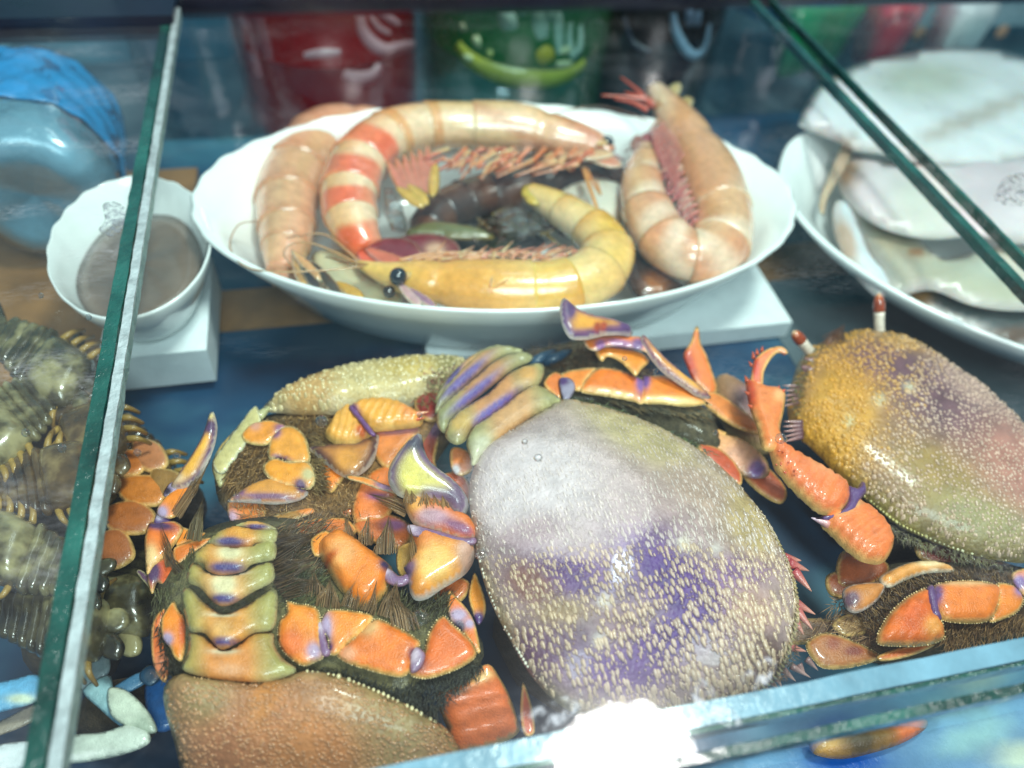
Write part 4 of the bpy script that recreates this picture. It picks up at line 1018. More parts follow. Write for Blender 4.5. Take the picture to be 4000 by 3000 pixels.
# ======== crab on the right with raised eyes
Cc = crab('C', 'mustard and purple crab with two raised eye stalks and an open orange claw', [(3100, 1300), (4100, 2200)], -9, -4)
trunk(Cc, 3650, 1800, -5.4, 4.6)
outC = [(3146, 1392), (3236, 1338), (3345, 1302), (3489, 1311), (3598, 1356), (3706, 1428), (3815, 1501), (3905, 1582), (4000, 1681), (4090, 1810), (4130, 1990), (4090, 2150), (4000, 2190), (3887, 2179), (3760, 2151), (3616, 2097), (3507, 2043), (3417, 1971), (3309, 1880), (3200, 1772), (3110, 1681), (3083, 1591), (3101, 1501)]
cC = puff('carapace', outC, [(3250, 1350, -4.9), (3150, 1650, -5.0), (3600, 2080, -5.2), (4080, 1900, -5.2), (3900, 1600, -5.0)], Cc, M['carapace'], (140, 102, 88), bands=[(10, 50, (142, 128, 70))],
          spots=[(3250, 1680, 170, (196, 138, 40), 320, 8), (3480, 1400, 120, (190, 140, 46), 50, 20), (3400, 1480, 160, (118, 78, 80), 90, 20), (3620, 1620, 280, (108, 74, 84), 160, 40), (3900, 1900, 210, (172, 116, 102)), (3600, 1930, 240, (150, 118, 60), 110, 32), (3800, 2080, 230, (146, 132, 84), 70, 20), (3750, 1560, 140, (170, 134, 124), 70, 38), (3250, 1350, 130, (110, 84, 46), 50, -20), (3380, 1640, 22, (206, 192, 160)), (3495, 1594, 20, (206, 192, 166)), (3275, 1705, 20, (206, 186, 140))],
          h=1.55, hb=1.4, step=24, ret=True)
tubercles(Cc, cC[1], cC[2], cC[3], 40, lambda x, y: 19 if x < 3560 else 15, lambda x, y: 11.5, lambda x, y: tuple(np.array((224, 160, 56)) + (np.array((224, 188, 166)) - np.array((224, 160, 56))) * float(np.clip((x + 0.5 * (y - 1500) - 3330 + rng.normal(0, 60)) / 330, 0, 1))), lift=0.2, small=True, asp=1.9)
fringe(Cc, [(3616, 2097), (3760, 2151), (3887, 2179), (4000, 2192)], -5.15, 8, (206, 200, 160))
fringe(Cc, [(3200, 1772), (3309, 1880), (3417, 1971), (3507, 2043), (3616, 2097)], -5.1, 7, (190, 176, 110))
def eye_stalk(t, b_, t_, w_, z0, z1):
    p_ = []; n = 12
    for i in range(n):
        s = i / (n - 1); p_.append(P(b_[0] + (t_[0] - b_[0]) * s, b_[1] + (t_[1] - b_[1]) * s, z0 + (z1 - z0) * s))
    k = upx(p_[0]); rad = [w_ * 0.5 * k * q for q in (1.05, 0.95, 0.92, 0.92, 0.94, 0.98, 1.02, 1.05, 1.02, 0.9, 0.66, 0.2)]
    st = tube_obj('eye_stalk', t, p_[:7], rad[:7], [(222, 206, 190)] * 3 + [(232, 216, 200)] * 4)
    tube_obj('eye', st, p_[6:], [r * 1.06 for r in rad[6:]], [(190, 84, 34)] + [(150, 58, 22)] * 3 + [(196, 90, 34)] + [(230, 190, 150)], M['eye'])
def tube_obj(name, parent, pts, rad, cols, mat=None, nu=12, flatn=1.0):
    mb = MB(); tube(mb, pts, rad, np.array([lin(c) for c in cols]), nu, flatn)
    return mb.build(name, mat or M['shell'], parent)
eye_stalk(Cc, (3165, 1375), (3098, 1295), 44, -4.6, -3.5)
eye_stalk(Cc, (3436, 1304), (3432, 1144), 42, -4.6, -2.9)
hair('felt_hair', Cc, M['hair'], [(3150, 1400), (3250, 1335), (3350, 1300), (3520, 1320), (3580, 1350), (3400, 1390), (3250, 1430), (3160, 1520), (3110, 1640), (3085, 1600), (3105, 1500)], -4.35, -60, 26, 700, (112, 84, 46), 70, 4, 0.25, (88, 92, 48))
tuft('hair_tuft', Cc, M['hair'], (3250, 1345), (3300, 1262), 80, -4.3, -3.6, (86, 52, 34), 20)
tuft('hair_tuft', Cc, M['hair'], (3235, 1350), (3262, 1280), 50, -4.2, -3.7, (96, 58, 36), 14)
for (x, y) in ((3130, 1540), (3125, 1680)):
    for i in range(5):
        spine(Cc, (x + 8, y - 30 + i * 14), (x - 60 - rng.uniform(0, 14), y - 34 + i * 20), 22, -4.5, -4.5, (92, 56, 70), 'spine', (206, 150, 140))
for (b_, t_) in (((3190, 1420), (3140, 1400)), ((3210, 1400), (3200, 1375)), ((3160, 1450), (3130, 1430))):
    spine(Cc, b_, t_, 50, -4.4, -4.2, (140, 92, 92), 'front_tooth')
# its claw
seg(Cc, [(2942, 1456), (2948, 1420), (2958, 1400), (2992, 1373), (3037, 1361), (3062, 1373), (3064, 1389), (3030, 1386), (3005, 1411), (2986, 1449), (2980, 1494), (2954, 1500), (2938, 1480)], [(3050, 1370, -2.5), (2960, 1490, -2.9)], (232, 124, 68), [(2950, 1440, 16, (206, 62, 28), 50), (3058, 1380, 14, (230, 150, 110))], name='claw_finger')
seg(Cc, [(2916, 1481), (2942, 1494), (2992, 1513), (3030, 1519), (3062, 1538), (3056, 1608), (3043, 1671), (3058, 1715), (3030, 1747), (2980, 1744), (2961, 1671), (2935, 1601), (2923, 1538)], -3.1, (236, 140, 86), [(2926, 1540, 18, (214, 76, 34), 80, -8), (3040, 1560, 26, (240, 170, 110))], name='claw', h=0.45)
for (x, y, dx, dy) in ((2944, 1400, -4, -28), (2958, 1385, -2, -24), (2976, 1374, 2, -22), (2938, 1430, -14, -20), (2918, 1490, -8, -24), (2924, 1540, -16, -12), (2936, 1590, -16, -10), (3040, 1520, 4, -14), (3056, 1530, 12, -10), (3062, 1380, 4, 6)):
    spine(Cc, (x, y), (x + dx, y + dy), 16, -2.9, -2.85, (214, 84, 40), 'claw_tooth')
seg(Cc, [(3011, 1734), (3056, 1734), (3119, 1778), (3189, 1816), (3265, 1861), (3309, 1905), (3303, 1962), (3265, 2000), (3201, 2000), (3138, 1949), (3075, 1886), (3030, 1823)], [(3030, 1740, -3.3), (3290, 1980, -3.8)], SALMON, [(3200, 1840, 80, (234, 140, 90), 40, 30)], name='claw_arm', h=0.75, ridge=(35, 42, 0.04))
mb = MB()
for i in range(46):
    x, y = 3030 + rng.uniform(0, 260), 1740 + rng.uniform(0, 120)
    if 0.42 * (x - 3030) + 1745 < y < 0.42 * (x - 3030) + 1835: mb.add(OCT * 0.05 + P(x, y, -2.75 - (x - 3030) * 0.0018 + rng.uniform(-.05, .0)), OCTF, lin((214, 96, 56)))
o = mb.build('granules', M['shell'], Cc); 
if o: o['kind'] = 'stuff'
seg(Cc, [(3305, 1905), (3340, 1915), (3362, 1890), (3375, 1925), (3350, 1960), (3330, 2000), (3260, 2022), (3200, 2016), (3270, 2000), (3305, 1965)], -3.75, (92, 62, 112), bands=None, name='claw_joint', h=0.3)
seg(Cc, [(3225, 2012), (3296, 1994), (3335, 1955), (3391, 1985), (3442, 2030), (3473, 2075), (3480, 2127), (3442, 2190), (3378, 2190), (3315, 2152), (3258, 2095), (3215, 2052)], -4.1, (232, 132, 82), [(3300, 2010, 60, (240, 180, 120), 14, -30)], name='claw_arm', h=0.75, ridge=(60, 40, 0.05))
spine(Cc, (3235, 2048), (3168, 2022), 36, -3.9, -3.8, (226, 150, 140), 'spine', (206, 180, 200))
hair('felt_hair', Cc, M['hair'], [(3440, 2030), (3600, 2110), (3900, 2190), (3990, 2230), (3760, 2190), (3520, 2110)], -5.2, 80, 42, 300, (84, 78, 48), 40, 4, 0.0, (60, 48, 34))

# ======== tan crab behind, its shell towards the bowl
D = crab('D', 'tan crab lying behind the others with its pale shell against the prawn bowl', [(850, 1400), (1800, 2000)], -9, -5)
trunk(D, 1250, 1850, -6.6, 3.6)
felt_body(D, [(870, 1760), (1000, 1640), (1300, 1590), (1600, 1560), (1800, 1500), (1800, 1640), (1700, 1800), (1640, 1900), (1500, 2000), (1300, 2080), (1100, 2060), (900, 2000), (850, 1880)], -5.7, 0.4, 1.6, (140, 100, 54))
cD = puff('carapace', [(1040, 1600), (1085, 1545), (1175, 1492), (1302, 1447), (1446, 1416), (1591, 1400), (1736, 1398), (1826, 1418), (1800, 1500), (1740, 1555), (1627, 1580), (1537, 1600), (1374, 1613), (1229, 1615), (1121, 1612)],
          [(1040, 1600, -5.4), (1450, 1410, -5.6), (1800, 1430, -5.6), (1300, 1615, -5.0)], D, M['carapace'], (196, 172, 118), bands=[(6, 26, (206, 196, 168))], spots=[(1200, 1540, 120, (200, 154, 96)), (1720, 1450, 70, (120, 112, 62), 60), (1600, 1480, 120, (190, 160, 84), 60)], h=1.0, hb=0.9, step=22, ret=True)
tubercles(D, cD[1], cD[2], cD[3], 20, lambda x, y: 17, lambda x, y: 13.5, lambda x, y: (216, 196, 146), lift=0.1, small=False, asp=1.2)
hair('felt_hair', D, M['hair'], [(1620, 1440), (1800, 1420), (1800, 1560), (1640, 1590), (1600, 1560), (1680, 1520)], -4.7, 60, 26, 260, (96, 92, 50), 60, 4, 0.2, (120, 60, 44))
abd(D, [(1042, 1598), (970, 1634), (909, 1692), (862, 1746), (836, 1807), (847, 1862), (869, 1891), (900, 1826), (900, 1760), (926, 1717), (963, 1684), (1024, 1640)], -5.3, (900, 1740), (206, 170, 100), (186, 178, 130), h=0.3)
for i in range(5):
    x = 850 + i * 30; y = 1800 - i * 40
    puff('abdomen_segment', [(x - 12, y), (x + 20, y - 40), (x + 34, y - 36), (x + 44, y + 10), (x + 24, y + 40), (x, y + 36)], -5.1, D, M['shell'], (202, 184, 124), [(3, 9, (226, 222, 190))], h=0.12)
seg(D, [(956, 1695), (985, 1663), (1021, 1652), (1064, 1650), (1115, 1670), (1122, 1681), (1086, 1695), (1064, 1717), (1035, 1735), (988, 1731), (963, 1717)], -5.0, (232, 158, 62), [(1098, 1682, 26, (150, 96, 120)), (1000, 1668, 24, (220, 150, 120))], bands=[(2, 10, (230, 206, 140))])
seg(D, [(1075, 1706), (1115, 1677), (1151, 1681), (1184, 1710), (1198, 1753), (1202, 1797), (1169, 1807), (1129, 1800), (1100, 1786), (1064, 1789), (1057, 1760)], -4.9, (232, 166, 74), [(1080, 1700, 22, (150, 100, 130)), (1100, 1792, 40, (110, 70, 110), 8, 12)], bands=[(2, 10, (232, 212, 150))], beads=5)
seg(D, [(1039, 1836), (1053, 1807), (1086, 1797), (1133, 1811), (1187, 1807), (1216, 1836), (1223, 1876), (1202, 1905), (1169, 1901), (1115, 1891), (1064, 1869)], -4.85, (234, 164, 60), [(1175, 1900, 26, (96, 66, 100)), (1205, 1860, 26, (200, 180, 130))], bands=[(2, 10, (232, 216, 160))], beads=5)
puff('paddle', [(901, 1956), (934, 1930), (970, 1905), (1021, 1880), (1064, 1876), (1115, 1894), (1158, 1905), (1191, 1920), (1184, 1938), (1151, 1956), (1079, 1967), (1006, 1963), (934, 1959)], -4.95, D, M['shell'], (222, 146, 62), [(2, 6, (240, 230, 220))], [(1050, 1950, 120, (130, 84, 110), 12, 2), (940, 1940, 30, (130, 84, 110), 14, -35), (1180, 1915, 22, (80, 56, 90))], h=0.3, hb=0.25)
seg(D, [(901, 1967), (960, 1963), (1024, 1969), (1035, 1990), (1017, 2035), (970, 2057), (927, 2057), (901, 2016)], -5.5, (232, 142, 58), [(905, 2030, 30, (214, 170, 190))])
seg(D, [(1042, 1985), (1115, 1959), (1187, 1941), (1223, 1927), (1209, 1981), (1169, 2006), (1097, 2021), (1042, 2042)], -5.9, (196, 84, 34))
seg(D, [(1014, 2039), (1079, 2014), (1151, 1995), (1209, 1988), (1216, 2003), (1169, 2024), (1115, 2050), (1061, 2061)], -5.2, (170, 130, 62), [(1200, 1998, 40, (232, 130, 50), 14)], bands=[(2, 6, (240, 226, 180))], name='claw_finger')
seg(D, [(1287, 1674), (1309, 1634), (1338, 1605), (1367, 1590), (1385, 1619), (1410, 1652), (1439, 1684), (1439, 1706), (1385, 1731), (1331, 1735), (1295, 1717), (1277, 1695)], -4.9, (234, 182, 98), [(1415, 1702, 24, (200, 90, 34))], name='claw_arm', ridge=(20, 26, 0.05), h=0.6)
seg(D, [(1371, 1598), (1410, 1572), (1457, 1565), (1512, 1565), (1566, 1580), (1613, 1605), (1638, 1630), (1631, 1659), (1584, 1670), (1512, 1677), (1457, 1681), (1421, 1652), (1389, 1627)], -4.7, (236, 178, 88), [(1385, 1612, 14, (120, 70, 110), 50, -35), (1600, 1620, 40, (232, 140, 70))], name='claw', ridge=(30, 30, 0.04), h=0.6, beads=5, beadcol=(232, 160, 70))
seg(D, [(1375, 1590), (1390, 1600), (1440, 1660), (1460, 1690), (1440, 1690), (1400, 1640), (1372, 1606)], -4.35, (112, 70, 120), bands=None, name='claw_joint', h=0.16)
spine(D, (1608, 1622), (1676, 1608), 30, -4.4, -4.3, (224, 110, 50), 'claw_finger', (232, 160, 120))
spine(D, (1608, 1640), (1660, 1632), 26, -4.5, -4.4, (214, 90, 40), 'claw_finger')
seg(D, [(1468, 1692), (1512, 1681), (1613, 1666), (1631, 1695), (1602, 1724), (1573, 1760), (1544, 1800), (1523, 1822), (1494, 1811), (1468, 1775), (1461, 1731)], -5.2, (222, 140, 78), [(1560, 1690, 90, (190, 134, 140), 16, -6)])
puff('paddle', [(1219, 1753), (1258, 1742), (1331, 1737), (1385, 1735), (1425, 1717), (1468, 1703), (1465, 1753), (1447, 1807), (1410, 1844), (1374, 1862), (1331, 1851), (1287, 1818), (1251, 1786)], -4.9, D, M['shell'], (186, 116, 52), [(12, 40, (74, 46, 52)), (2, 5, (226, 210, 196))], [(1360, 1810, 50, (214, 140, 56))], h=0.3, hb=0.3, flat=0.6)
seg(D, [(1262, 1811), (1302, 1811), (1334, 1836), (1338, 1862), (1316, 1894), (1295, 1916), (1269, 1898), (1248, 1854)], -5.2, (236, 140, 44))
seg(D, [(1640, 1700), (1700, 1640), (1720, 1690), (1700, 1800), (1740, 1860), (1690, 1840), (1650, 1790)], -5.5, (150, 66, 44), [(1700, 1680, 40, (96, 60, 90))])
seg(D, [(1765, 1770), (1790, 1755), (1835, 1780), (1838, 1830), (1800, 1850), (1770, 1830)], -4.6, (226, 140, 84), [(1780, 1840, 20, (206, 196, 200))])
hair('felt_hair', D, M['hair'], [(1190, 1680), (1240, 1720), (1260, 1900), (1220, 1930), (1210, 1800)], -5.0, 20, 55, 300, (122, 98, 60), 30, 4, 0.25, (90, 70, 44))
hair('felt_hair', D, M['hair'], [(880, 1800), (960, 1720), (1080, 1740), (1040, 1850), (960, 1900), (880, 1900)], -5.3, 130, 60, 420, (130, 98, 58), 30, 4, 0.2, (84, 60, 36))
hair('felt_hair', D, M['hair'], [(1250, 1900), (1400, 1860), (1400, 2040), (1250, 2060)], -5.6, -50, 50, 240, (110, 80, 44), 60, 4, 0.3, (70, 50, 34))

# ======== crab at lower right, mostly legs
Fc = crab('F', 'hairy orange legs of the crab beside the front glass edge', [(3200, 2200), (4000, 2600)], -9, -5)
trunk(Fc, 3720, 2330, -6.4, 3.4)
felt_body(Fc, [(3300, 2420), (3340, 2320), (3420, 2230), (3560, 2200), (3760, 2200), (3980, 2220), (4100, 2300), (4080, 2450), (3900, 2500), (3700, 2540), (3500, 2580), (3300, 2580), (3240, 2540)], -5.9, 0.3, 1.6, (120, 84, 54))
puff('paddle', [(3448, 2253), (3499, 2222), (3562, 2199), (3644, 2196), (3701, 2215), (3708, 2234), (3613, 2241), (3537, 2266), (3486, 2291), (3454, 2278)], -4.9, Fc, M['shell'], (226, 150, 76), [(3, 9, (240, 230, 210))], [(3620, 2210, 60, (238, 200, 150), 16)], h=0.3)
puff('paddle', [(3299, 2316), (3328, 2291), (3391, 2282), (3435, 2285), (3445, 2304), (3410, 2354), (3353, 2386), (3315, 2373)], -4.9, Fc, M['shell'], (204, 128, 66), [(3, 9, (226, 214, 206))], [(3318, 2350, 34, (110, 76, 90))], h=0.3)
seg(Fc, [(3651, 2297), (3708, 2278), (3803, 2275), (3885, 2291), (3894, 2329), (3866, 2411), (3803, 2430), (3708, 2424), (3670, 2405), (3644, 2354)], -4.5, (234, 132, 50), [(3760, 2290, 100, (238, 176, 120), 14), (3648, 2330, 20, (120, 80, 130), 50)], beads=7, h=0.45)
seg(Fc, [(3897, 2291), (3961, 2297), (3990, 2342), (3961, 2392), (3872, 2421), (3900, 2354)], -4.6, (234, 140, 54), [(3980, 2310, 26, (150, 110, 150))], beads=7)
seg(Fc, [(3960, 2250), (4020, 2230), (4080, 2280), (4060, 2340), (4000, 2320)], -4.5, (226, 150, 120), [(3975, 2280, 30, (140, 110, 160))])
seg(Fc, [(3625, 2310), (3632, 2380), (3670, 2430), (3682, 2481), (3651, 2506), (3581, 2519), (3499, 2519), (3442, 2513), (3435, 2481), (3467, 2418), (3518, 2361), (3575, 2323)], -4.5, (232, 122, 46), [(3560, 2430, 60, (216, 92, 30), 80, 30), (3630, 2460, 40, (238, 150, 66))], beads=8, h=0.5, ridge=(30, 36, 0.03))
seg(Fc, [(3620, 2315), (3645, 2300), (3665, 2380), (3672, 2410), (3640, 2400), (3628, 2360)], -4.3, (96, 62, 110), bands=None, name='leg_joint', h=0.2)
seg(Fc, [(3157, 2525), (3182, 2494), (3233, 2478), (3309, 2500), (3391, 2538), (3423, 2570), (3328, 2601), (3233, 2608), (3189, 2582)], -5.4, (190, 128, 88), [(3330, 2550, 46, (140, 56, 34), 20), (3250, 2520, 30, (160, 80, 50))], beads=6)
seg(Fc, [(3260, 2440), (3310, 2405), (3360, 2420), (3370, 2470), (3300, 2480)], -5.6, (170, 140, 100))
seg(Fc, [(3440, 2560), (3530, 2530), (3640, 2520), (3560, 2560), (3460, 2580)], -5.0, (226, 126, 72))
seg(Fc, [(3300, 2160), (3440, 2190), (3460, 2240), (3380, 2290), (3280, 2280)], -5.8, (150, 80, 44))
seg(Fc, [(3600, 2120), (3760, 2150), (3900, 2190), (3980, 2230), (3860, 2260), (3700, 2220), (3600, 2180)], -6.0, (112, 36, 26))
hair('felt_hair', Fc, M['hair'], [(3430, 2290), (3640, 2240), (3900, 2250), (3960, 2290), (3700, 2280), (3600, 2310), (3480, 2400), (3420, 2480), (3360, 2440)], -5.2, -120, 60, 620, (110, 82, 48), 25, 4, 0.3, (70, 50, 36))
hair('felt_hair', Fc, M['hair'], [(3680, 2430), (3880, 2420), (4000, 2390), (4040, 2440), (3900, 2490), (3700, 2540)], -5.0, 110, 60, 500, (130, 96, 58), 25, 4, 0.2, (96, 68, 42))

# ======== shell glimpsed between the middle crab and the claw
E_ = crab('E', 'small brown crab shell showing between the open claw and lilac crab', [(2780, 1450), (3000, 1700)], -9, -6)
trunk(E_, 2900, 1640, -7.0, 2.2)
puff('carapace', [(2780, 1520), (2830, 1475), (2900, 1510), (2970, 1580), (3010, 1680), (3000, 1760), (2920, 1740), (2830, 1660)], -6.2, E_, M['carapace'], (176, 126, 84), [(6, 20, (190, 160, 110))], [(2910, 1600, 70, (166, 120, 120))], h=0.9, hb=0.9)

# more limbs of the pile seen in the gaps
for t_, pts, z_, c_ in ((A, [(1240, 1930), (1330, 1900), (1400, 1950), (1370, 2020), (1270, 2010)], -5.6, (214, 116, 52)), (A, [(1240, 2040), (1340, 2030), (1380, 2080), (1300, 2110), (1230, 2090)], -5.3, (226, 130, 60)),
                        (A, [(1090, 2080), (1180, 2040), (1260, 2030), (1240, 2070), (1130, 2110)], -5.0, (226, 120, 60)), (A, [(1560, 2150), (1620, 2130), (1640, 2200), (1600, 2260), (1560, 2230)], -4.9, (206, 170, 96)),
                        (A, [(1700, 2300), (1780, 2260), (1830, 2290), (1790, 2350), (1720, 2350)], -5.2, (190, 110, 60)), (D, [(1500, 1820), (1600, 1780), (1640, 1840), (1580, 1900), (1500, 1880)], -6.0, (196, 110, 56)),
                        (D, [(1630, 1560), (1700, 1540), (1730, 1600), (1690, 1640), (1640, 1620)], -5.2, (150, 44, 34)), (B, [(2350, 1580), (2460, 1600), (2560, 1640), (2480, 1640), (2380, 1620)], -4.9, (176, 84, 70)),
                        (B, [(1700, 1880), (1780, 1850), (1830, 1900), (1820, 1960), (1740, 1930)], -5.0, (190, 96, 60)), (B, [(2850, 1780), (2960, 1800), (3060, 1900), (3040, 1960), (2940, 1900)], -5.6, (206, 110, 84)),
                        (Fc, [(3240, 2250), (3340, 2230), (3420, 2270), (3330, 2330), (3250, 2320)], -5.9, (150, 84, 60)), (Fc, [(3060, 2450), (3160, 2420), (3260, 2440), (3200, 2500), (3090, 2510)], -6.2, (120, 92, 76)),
                        (A, [(700, 2060), (790, 2080), (900, 2060), (880, 2090), (760, 2120), (700, 2130)], -5.1, (232, 150, 56)), (A, [(690, 2140), (780, 2110), (830, 2110), (760, 2160), (700, 2200)], -4.9, (232, 134, 60))):
    seg(t_, pts, z_, c_)

hair('felt_hair', D, M['hair'], [(900, 1960), (1100, 1900), (1300, 1880), (1460, 1850), (1520, 1900), (1400, 2060), (1200, 2090), (950, 2060)], -5.35, -100, 55, 450, (160, 122, 74), 45, 3.5, 0.25, (120, 90, 56))
hair('felt_hair', D, M['hair'], [(1000, 1640), (1300, 1600), (1300, 1740), (1220, 1760), (1100, 1680)], -5.3, 70, 45, 300, (130, 100, 58), 45, 4.5, 0.2, (92, 70, 44))
hair('felt_hair', Fc, M['hair'], [(3180, 2430), (3300, 2320), (3480, 2360), (3440, 2500), (3300, 2500), (3200, 2560)], -5.6, 150, 60, 260, (150, 112, 76), 40, 3.5, 0.25, (110, 84, 60))
hair('felt_hair', A, M['hair'], [(1060, 2060), (1250, 2040), (1280, 2150), (1260, 2280), (1080, 2300)], -4.75, -35, 90, 420, (112, 86, 56), 14, 4.5, 0.3, (80, 66, 44))

for t_, pts, z_ in ((A, [(1604, 2560), (1630, 2530), (1660, 2560), (1640, 2610), (1606, 2624)], -4.05), (A, [(1236, 2440), (1262, 2436), (1276, 2500), (1292, 2550), (1258, 2560), (1240, 2500)], -4.1),
                    (A, [(1600, 2050), (1700, 2070), (1800, 2098), (1856, 2100), (1850, 2126), (1790, 2130), (1690, 2108), (1610, 2090)], -3.5), (A, [(1496, 2216), (1532, 2228), (1560, 2250), (1590, 2240), (1600, 2270), (1560, 2290), (1510, 2270)], -4.05)):
    seg(t_, pts, z_, (124, 88, 124), [(pts[0][0], pts[0][1], 40, (196, 170, 184))], [(2, 12, (150, 112, 130))], 'joint_membrane', h=0.12, grow=3)

# ---------------------------------------------------------------- prawns in the bowl
ZOFF = -1.0
def leaf(b_, t_, w_):
    b = np.array(b_, float); t = np.array(t_, float); a = t - b; L = np.linalg.norm(a); a /= L; n = np.array([-a[1], a[0]])
    return [tuple(b + a * L * u + n * w_ * v) for u, v in ((0, .12), (0.25, .38), (0.6, .5), (0.88, .36), (1, .05), (0.97, -.1), (0.85, -.38), (0.6, -.5), (0.25, -.38), (0, -.12))]

def limb(name, parent, pts, w0, w1, col, col2=None, mat=None, nu=7):
    """thin jointed limb through (px, py, z) points"""
    q = catmull(np.array(pts, float), 6, False); n = len(q)
    p = P(q[:, 0], q[:, 1], q[:, 2]); k = upx(p[0])
    rad = np.linspace(w0, w1, n) * 0.5 * k
    s = np.linspace(0, 1, n)[:, None]
    mb = MB(); tube(mb, p, rad, lin(col) * (1 - s) + lin(col2 or col) * s, nu)
    return mb.build(name, mat or M['prawn'], parent)

def prawn(label, line, colf, splits, flatn=0.85, belly=None, fat=1.07):
    """line: (px, py, radius px, z) from head to tail"""
    q = catmull(np.array(line, float), 12, False); n = len(q)
    p = P(q[:, 0], q[:, 1], q[:, 3]); k = np.array([upx(v) for v in p]); rad = q[:, 2] * k * fat
    t = thing('prawn', label, 'prawn', (p[:, 0].mean(), p[:, 1].mean(), p[:, 2].min() - rad.max() * flatn), 'prawns in the white oval bowl')
    uu = np.linspace(0, 1, n); rad = rad * (1 - 0.09 * np.exp(-((uu - splits[1] * 0.55) / 0.018) ** 2) + 0.05 * np.exp(-((uu - splits[1] * 0.8) / 0.06) ** 2))
    nu = 22
    T_, S_, N_ = frames(p)
    for si in range(len(splits) - 1):
        a = int(splits[si] * (n - 1)); b = min(int(splits[si + 1] * (n - 1)) + (3 if si < len(splits) - 2 else 0), n - 1)
        m = b - a + 1
        s = np.linspace(0, 1, m)
        r = rad[a:b + 1] * (0.97 + 0.075 * s ** 2)
        if si == len(splits) - 2: r = rad[a:b + 1]
        cols = np.zeros((m, nu, 3))
        for i in range(m):
            for j in range(nu):
                cols[i, j] = colf((a + i) / (n - 1), s[i], 2 * math.pi * j / nu, si)
        mb = MB(); tube(mb, p[a:b + 1], r, cols, nu, flatn)
        mb.build('head_shell' if si == 0 else 'tail_segment', M['prawn'], t)
    return t

CRM = lin((238, 206, 172)); ORS = lin((232, 104, 66)); PNK = lin((222, 150, 120)); YEL = lin((228, 178, 76)); TANP = lin((224, 168, 134)); GLS = lin((232, 212, 176))
def mixc(a, b, k): return a * (1 - k) + b * k
def tiger(u, s, th, si):
    c = mixc(CRM, lin((232, 178, 124)), 0.5 + 0.5 * math.sin(th * 2))
    if si == 0: return mixc(mixc(c, lin((214, 120, 84)), max(0, 0.8 - s) * 0.9), lin((190, 96, 66)), 0.5 * max(0, math.sin(th * 3 + 9 * s)))
    band = 1.0 if (s > 0.55 if si > 2 else s > 0.82) else 0.0
    if si > 2: return mixc(c, ORS, min(1, max(0, (s - 0.46 + 0.05 * math.sin(3 * th)) / 0.12)) * (0.75 + 0.2 * math.sin(th * 2 + si)))
    return mixc(c, lin((222, 150, 84)), band * 0.7)
p1 = prawn('orange striped prawn curled across the back of the bowl',
           [(2385, 600, 34, -2.9), (2300, 560, 66, -2.8), (2160, 528, 88, -2.7), (2020, 498, 94, -2.6), (1880, 490, 94, -2.55), (1740, 490, 96, -2.5), (1600, 505, 100, -2.4), (1480, 556, 106, -2.35), (1400, 640, 108, -2.3), (1366, 740, 106, -2.3), (1368, 830, 100, -2.4), (1396, 910, 84, -2.6), (1440, 972, 62, -2.9)],
           tiger, [0, 0.34, 0.44, 0.54, 0.64, 0.74, 0.84, 1.0])
def tanp(u, s, th, si):
    c = mixc(TANP, lin((214, 168, 128)), 0.5 + 0.5 * math.sin(3 * th + si)); return mixc(c, lin((190, 120, 84)), 0.5 * max(0, (s - 0.7) / 0.3))
p2 = prawn('tan prawn lying beneath the striped prawn along the bowl side',
           [(1560, 520, 60, -4.3), (1440, 500, 90, -4.1), (1300, 520, 108, -3.9), (1200, 590, 116, -3.8), (1140, 690, 118, -3.8), (1120, 800, 112, -3.8), (1120, 910, 100, -3.8), (1112, 990, 80, -3.8), (1100, 1060, 54, -3.8)], tanp, [0, 0.3, 0.44, 0.58, 0.7, 0.82, 1.0])
def yell(u, s, th, si):
    c = mixc(GLS, YEL, 0.45 + 0.4 * math.sin(th + 0.6) + 0.15 * math.sin(si * 2.1))
    if si == 0: c = mixc(c, lin((222, 142, 40)), 0.55 * max(0, math.sin((s - 0.25) * 4)))
    return mixc(c, lin((214, 140, 44)), 0.7 * max(0, (s - 0.55) / 0.45) * (si > 0) * (0.6 + 0.4 * math.sin(2 * th + si)))
p3 = prawn('yellow prawn with a round dark eye lying along the bowl front',
           [(1400, 1030, 16, -2.4), (1500, 1065, 46, -2.5), (1620, 1090, 78, -2.6), (1780, 1112, 100, -2.7), (1940, 1128, 112, -2.75), (2080, 1130, 114, -2.75), (2220, 1116, 112, -2.7), (2330, 1066, 108, -2.6), (2372, 990, 100, -2.55), (2330, 910, 88, -2.55), (2240, 846, 74, -2.6), (2150, 795, 62, -2.7), (2070, 755, 44, -2.8)], yell, [0, 0.40, 0.49, 0.58, 0.67, 0.76, 0.86, 1.0])
def rose(u, s, th, si):
    c = mixc(lin((222, 172, 128)), lin((214, 146, 104)), 0.5 + 0.5 * math.sin(2 * th + si * 1.3)); 
    if si == 0: c = mixc(c, lin((206, 150, 104)), 0.5)
    return mixc(c, lin((238, 214, 190)), 0.7 * max(0, math.sin(s * 5 + th + si)))
p4 = prawn('pale orange prawn curled up with its head over the bowl rim',
           [(2560, 350, 36, -1.5), (2610, 420, 62, -1.6), (2680, 520, 88, -1.9), (2750, 640, 102, -2.2), (2800, 760, 108, -2.4), (2826, 870, 110, -2.5), (2800, 965, 112, -2.5), (2710, 1000, 108, -2.5), (2610, 950, 104, -2.5), (2545, 860, 98, -2.5), (2512, 760, 84, -2.5), (2510, 670, 66, -2.5), (2530, 590, 44, -2.6)], rose, [0, 0.36, 0.47, 0.57, 0.67, 0.77, 0.87, 1.0])

